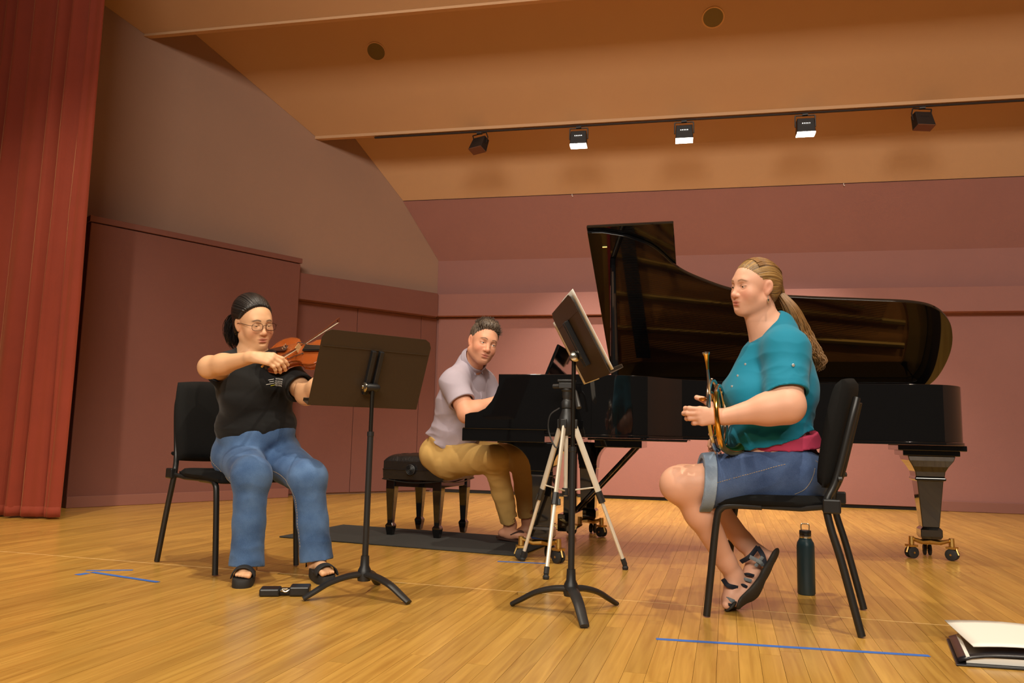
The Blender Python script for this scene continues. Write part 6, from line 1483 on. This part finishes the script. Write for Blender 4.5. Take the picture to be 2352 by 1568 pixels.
# collar, placket, buttons
Cc = Field(); ax_ = nrm(na*.9+Fw*.30); nk0 = neck+na*.030+Fw*.008
Cc.add(capped(q_cone(nk0-ax_*.05, nk0+ax_*.06, .092, .080), q_plane(nk0+ax_*.020, ax_), q_plane(nk0-ax_*.022, -ax_)), .005); Cc.sub(q_cone(nk0-ax_*.1, nk0+ax_*.1, .083, .074), .003); Cc.sub(capped(q_cone(nk0+Fw*.06-U*.03, nk0+Fw*.12+U*.04, .018, .035)), .004)
V, Fc = Cc.mesh(*bounds([nk0], .14), .003); V, Fc = tidy(V, Fc); mesh_obj('collar', V, Fc, M_lav, sh2)
for q in (-1, 1):
    a = project_out(S2, neck+Rt*q*.012+Fw*.04-U*.012, Fw); b = project_out(S2, neck+Rt*q*.062+Fw*.02-U*.005, Fw); c = project_out(S2, neck+Rt*q*.04+Fw*.04-U*.055, Fw); m = MB(); e_ = Fw*.006; m._add([a+e_, b+e_, c+e_*1.6, a, b, c], [(0, 1, 2), (5, 4, 3), (0, 3, 4, 1), (1, 4, 5, 2), (2, 5, 3, 0)]); m.build('collar_wing', M_lav, sh2, smooth=False, bevel=.002, origin=O2, offset=(0, 0, 0))
surf_line(S2, [T2(0, .05, .47), T2(0, .05, .38), T2(0, .06, .28), T2(0, .08, .16)], Fw, 'placket', sh2, O2, .004, M_lav, False)
M_btn = mat('grey_button', srgb(110, 104, 112), .4)
for u_ in (.43, .36, .29, .22): p = project_out(S2, T2(0, .05, u_), Fw); m = MB(); m.lathe([(0, -.001), (.0055, -.001), (.0055, .002), (0, .003)], 12, p+Fw*.003, frame_from(Fw, U)); m.build('button', M_btn, sh2, origin=O2, offset=(0, 0, 0))
# khakis
J = Field(); J.add(capped(q_ell(T2(0, .03, .12), (.176, .154, .14), TR), q_plane(T2(0, 0, .12), U)), .02); J.add(capped(q_ell(T2(0, -.01, .0), (.18, .140, .12), TR), q_plane(T2(0, 0, .12), U)), .02)
for i, (a, b, c) in enumerate(((RH, RK, RAn), (LH, LK, LAn))):
    ax = nrm(c-b); he = b+(c-b)*.93
    J.add(q_cone(T2((1, -1)[i]*.07, -.02, -.01), a, .105, .118), .03); J.add(q_cone(a, b, .118, .080), .045); J.add(q_ell(b, (.078,)*3), .02)
    md = b+(c-b)*.5; J.add(q_cone(b, md, .074, .064), .03); J.add(capped(q_cone(md, he+ax*.06, .064, .056), q_plane(he, ax)), .02); J.sub(q_cone(he-ax*.02, he+ax*.2, .049, .052), .004)
fj = folds(61, .009, 40); fj2 = folds(63, .008, 75, (.6, .6, 2)); kn2 = [(q.astype(f32)) for q in (RK-Z*.06, LK-Z*.06, RAn+Z*.09, LAn+Z*.09, T2(.05, .12, -.0))]
def dj2(p):
    m_ = 0
    for q in kn2: m_ = m_+np.exp(-(((p-q)**2).sum(-1))/.009)
    return fj(p)*(.5+.5*m_)+fj2(p)*.8*m_
J.disp = dj2
V, Fc = J.mesh(lo, hi, .0048); V, Fc = tidy(V, Fc); mesh_obj('khaki_trousers', V, Fc, M_khaki, pian_p)
# thong sandals
M_flip = mat('brown_sandal', srgb(70, 44, 34), .7)
for (fl_, t_, d, s_) in FT2:
    m = MB(); vv = []; n = 24; cn = (fl_-d*.03+t_)/2; dz = nrm(np.cross(s_, d))
    for z, g in ((-.040, .97), (-.028, 1.0)): vv += [cn+d*math.cos(2*math.pi*k/n)*.135*g+s_*math.sin(2*math.pi*k/n)*.044*g+dz*z*.9 for k in range(n)]
    for v in vv: v[2] = max(v[2], .0105)
    m._add(vv, [(k, (k+1) % n, n+(k+1) % n, n+k) for k in range(n)]+[tuple(range(n-1, -1, -1)), tuple(n+k for k in range(n))]); sn = m.build('sandal', M_flip, pian_p, angle=50, origin=O2, offset=(0, 0, 0))
    m = MB()
    for q in (-1, 1): m.tube(smooth_path([t_-d*.02+dz*.012, t_-d*.06+s_*q*.02+dz*.026, t_-d*.11+s_*q*.036+dz*.0]), .0045, 6)
    m.build('thong', M_flip, sn, origin=O2, offset=(0, 0, 0))
# short hair brushed up
M_hair2 = hair_mat('dark_greying_hair', srgb(52, 40, 32), srgb(120, 104, 88), (70, 70, 12), .55)
hair_cap(h2, 'hair', [(q_ell((0, -.018, .040), (.0775, .097, .088)), .01), (q_ell((0, .022, .100), (.054, .050, .030)), .03)],
         [q_plane((0, .060, .066), (0, .80, -.60)), q_plane((0, 0, -.075), (0, 0, -1))],
         [(q_ell((-.080, -.004, -.016), (.022, .022, .036)), .006), (q_ell((.080, -.004, -.016), (.022, .022, .036)), .006), (q_ell((0, .10, .035), (.062, .05, .04)), .012)], M_hair2, pian_p, res=.0028, disp=lambda p: (.0022*np.sin(p[..., 0]*330)*np.sin(p[..., 1]*300+p[..., 2]*90)).astype(f32))
rg = random.Random(12); cv = []
for k in range(900):
    x0, a = rg.uniform(-.062, .062), rg.uniform(.30, 2.2); y = -.018+.096*math.cos(a)*math.sqrt(max(0, 1-(x0/.079)**2)); z = .040+.087*math.sin(a)*math.sqrt(max(0, 1-(x0/.079)**2))
    if .80*(y-.060)-.60*(z-.066) > -.006: continue
    nv = nrm([x0/.079**2*.006, (y+.018)/.097**2*.008, (z-.04)/.088**2*.009]); L_ = rg.uniform(.014, .030)*(1 if y > -.02 else .6); dv = nrm(nv+np.array([rg.uniform(-.3, .3), rg.uniform(-.1, .4), .4]))
    p = np.array([x0, y, z]); cv.append([h2.w(*(p-nv*.004)), h2.w(*(p+dv*L_*.5)), h2.w(*(p+dv*L_+np.array([0, -.004, -.002])))])
M_str2 = mat('greying_strands', srgb(82, 66, 54), .55, var=.5, vscale=60)
strands('hair_tufts', cv, .0017, M_str2, pian_p, 3, 4)
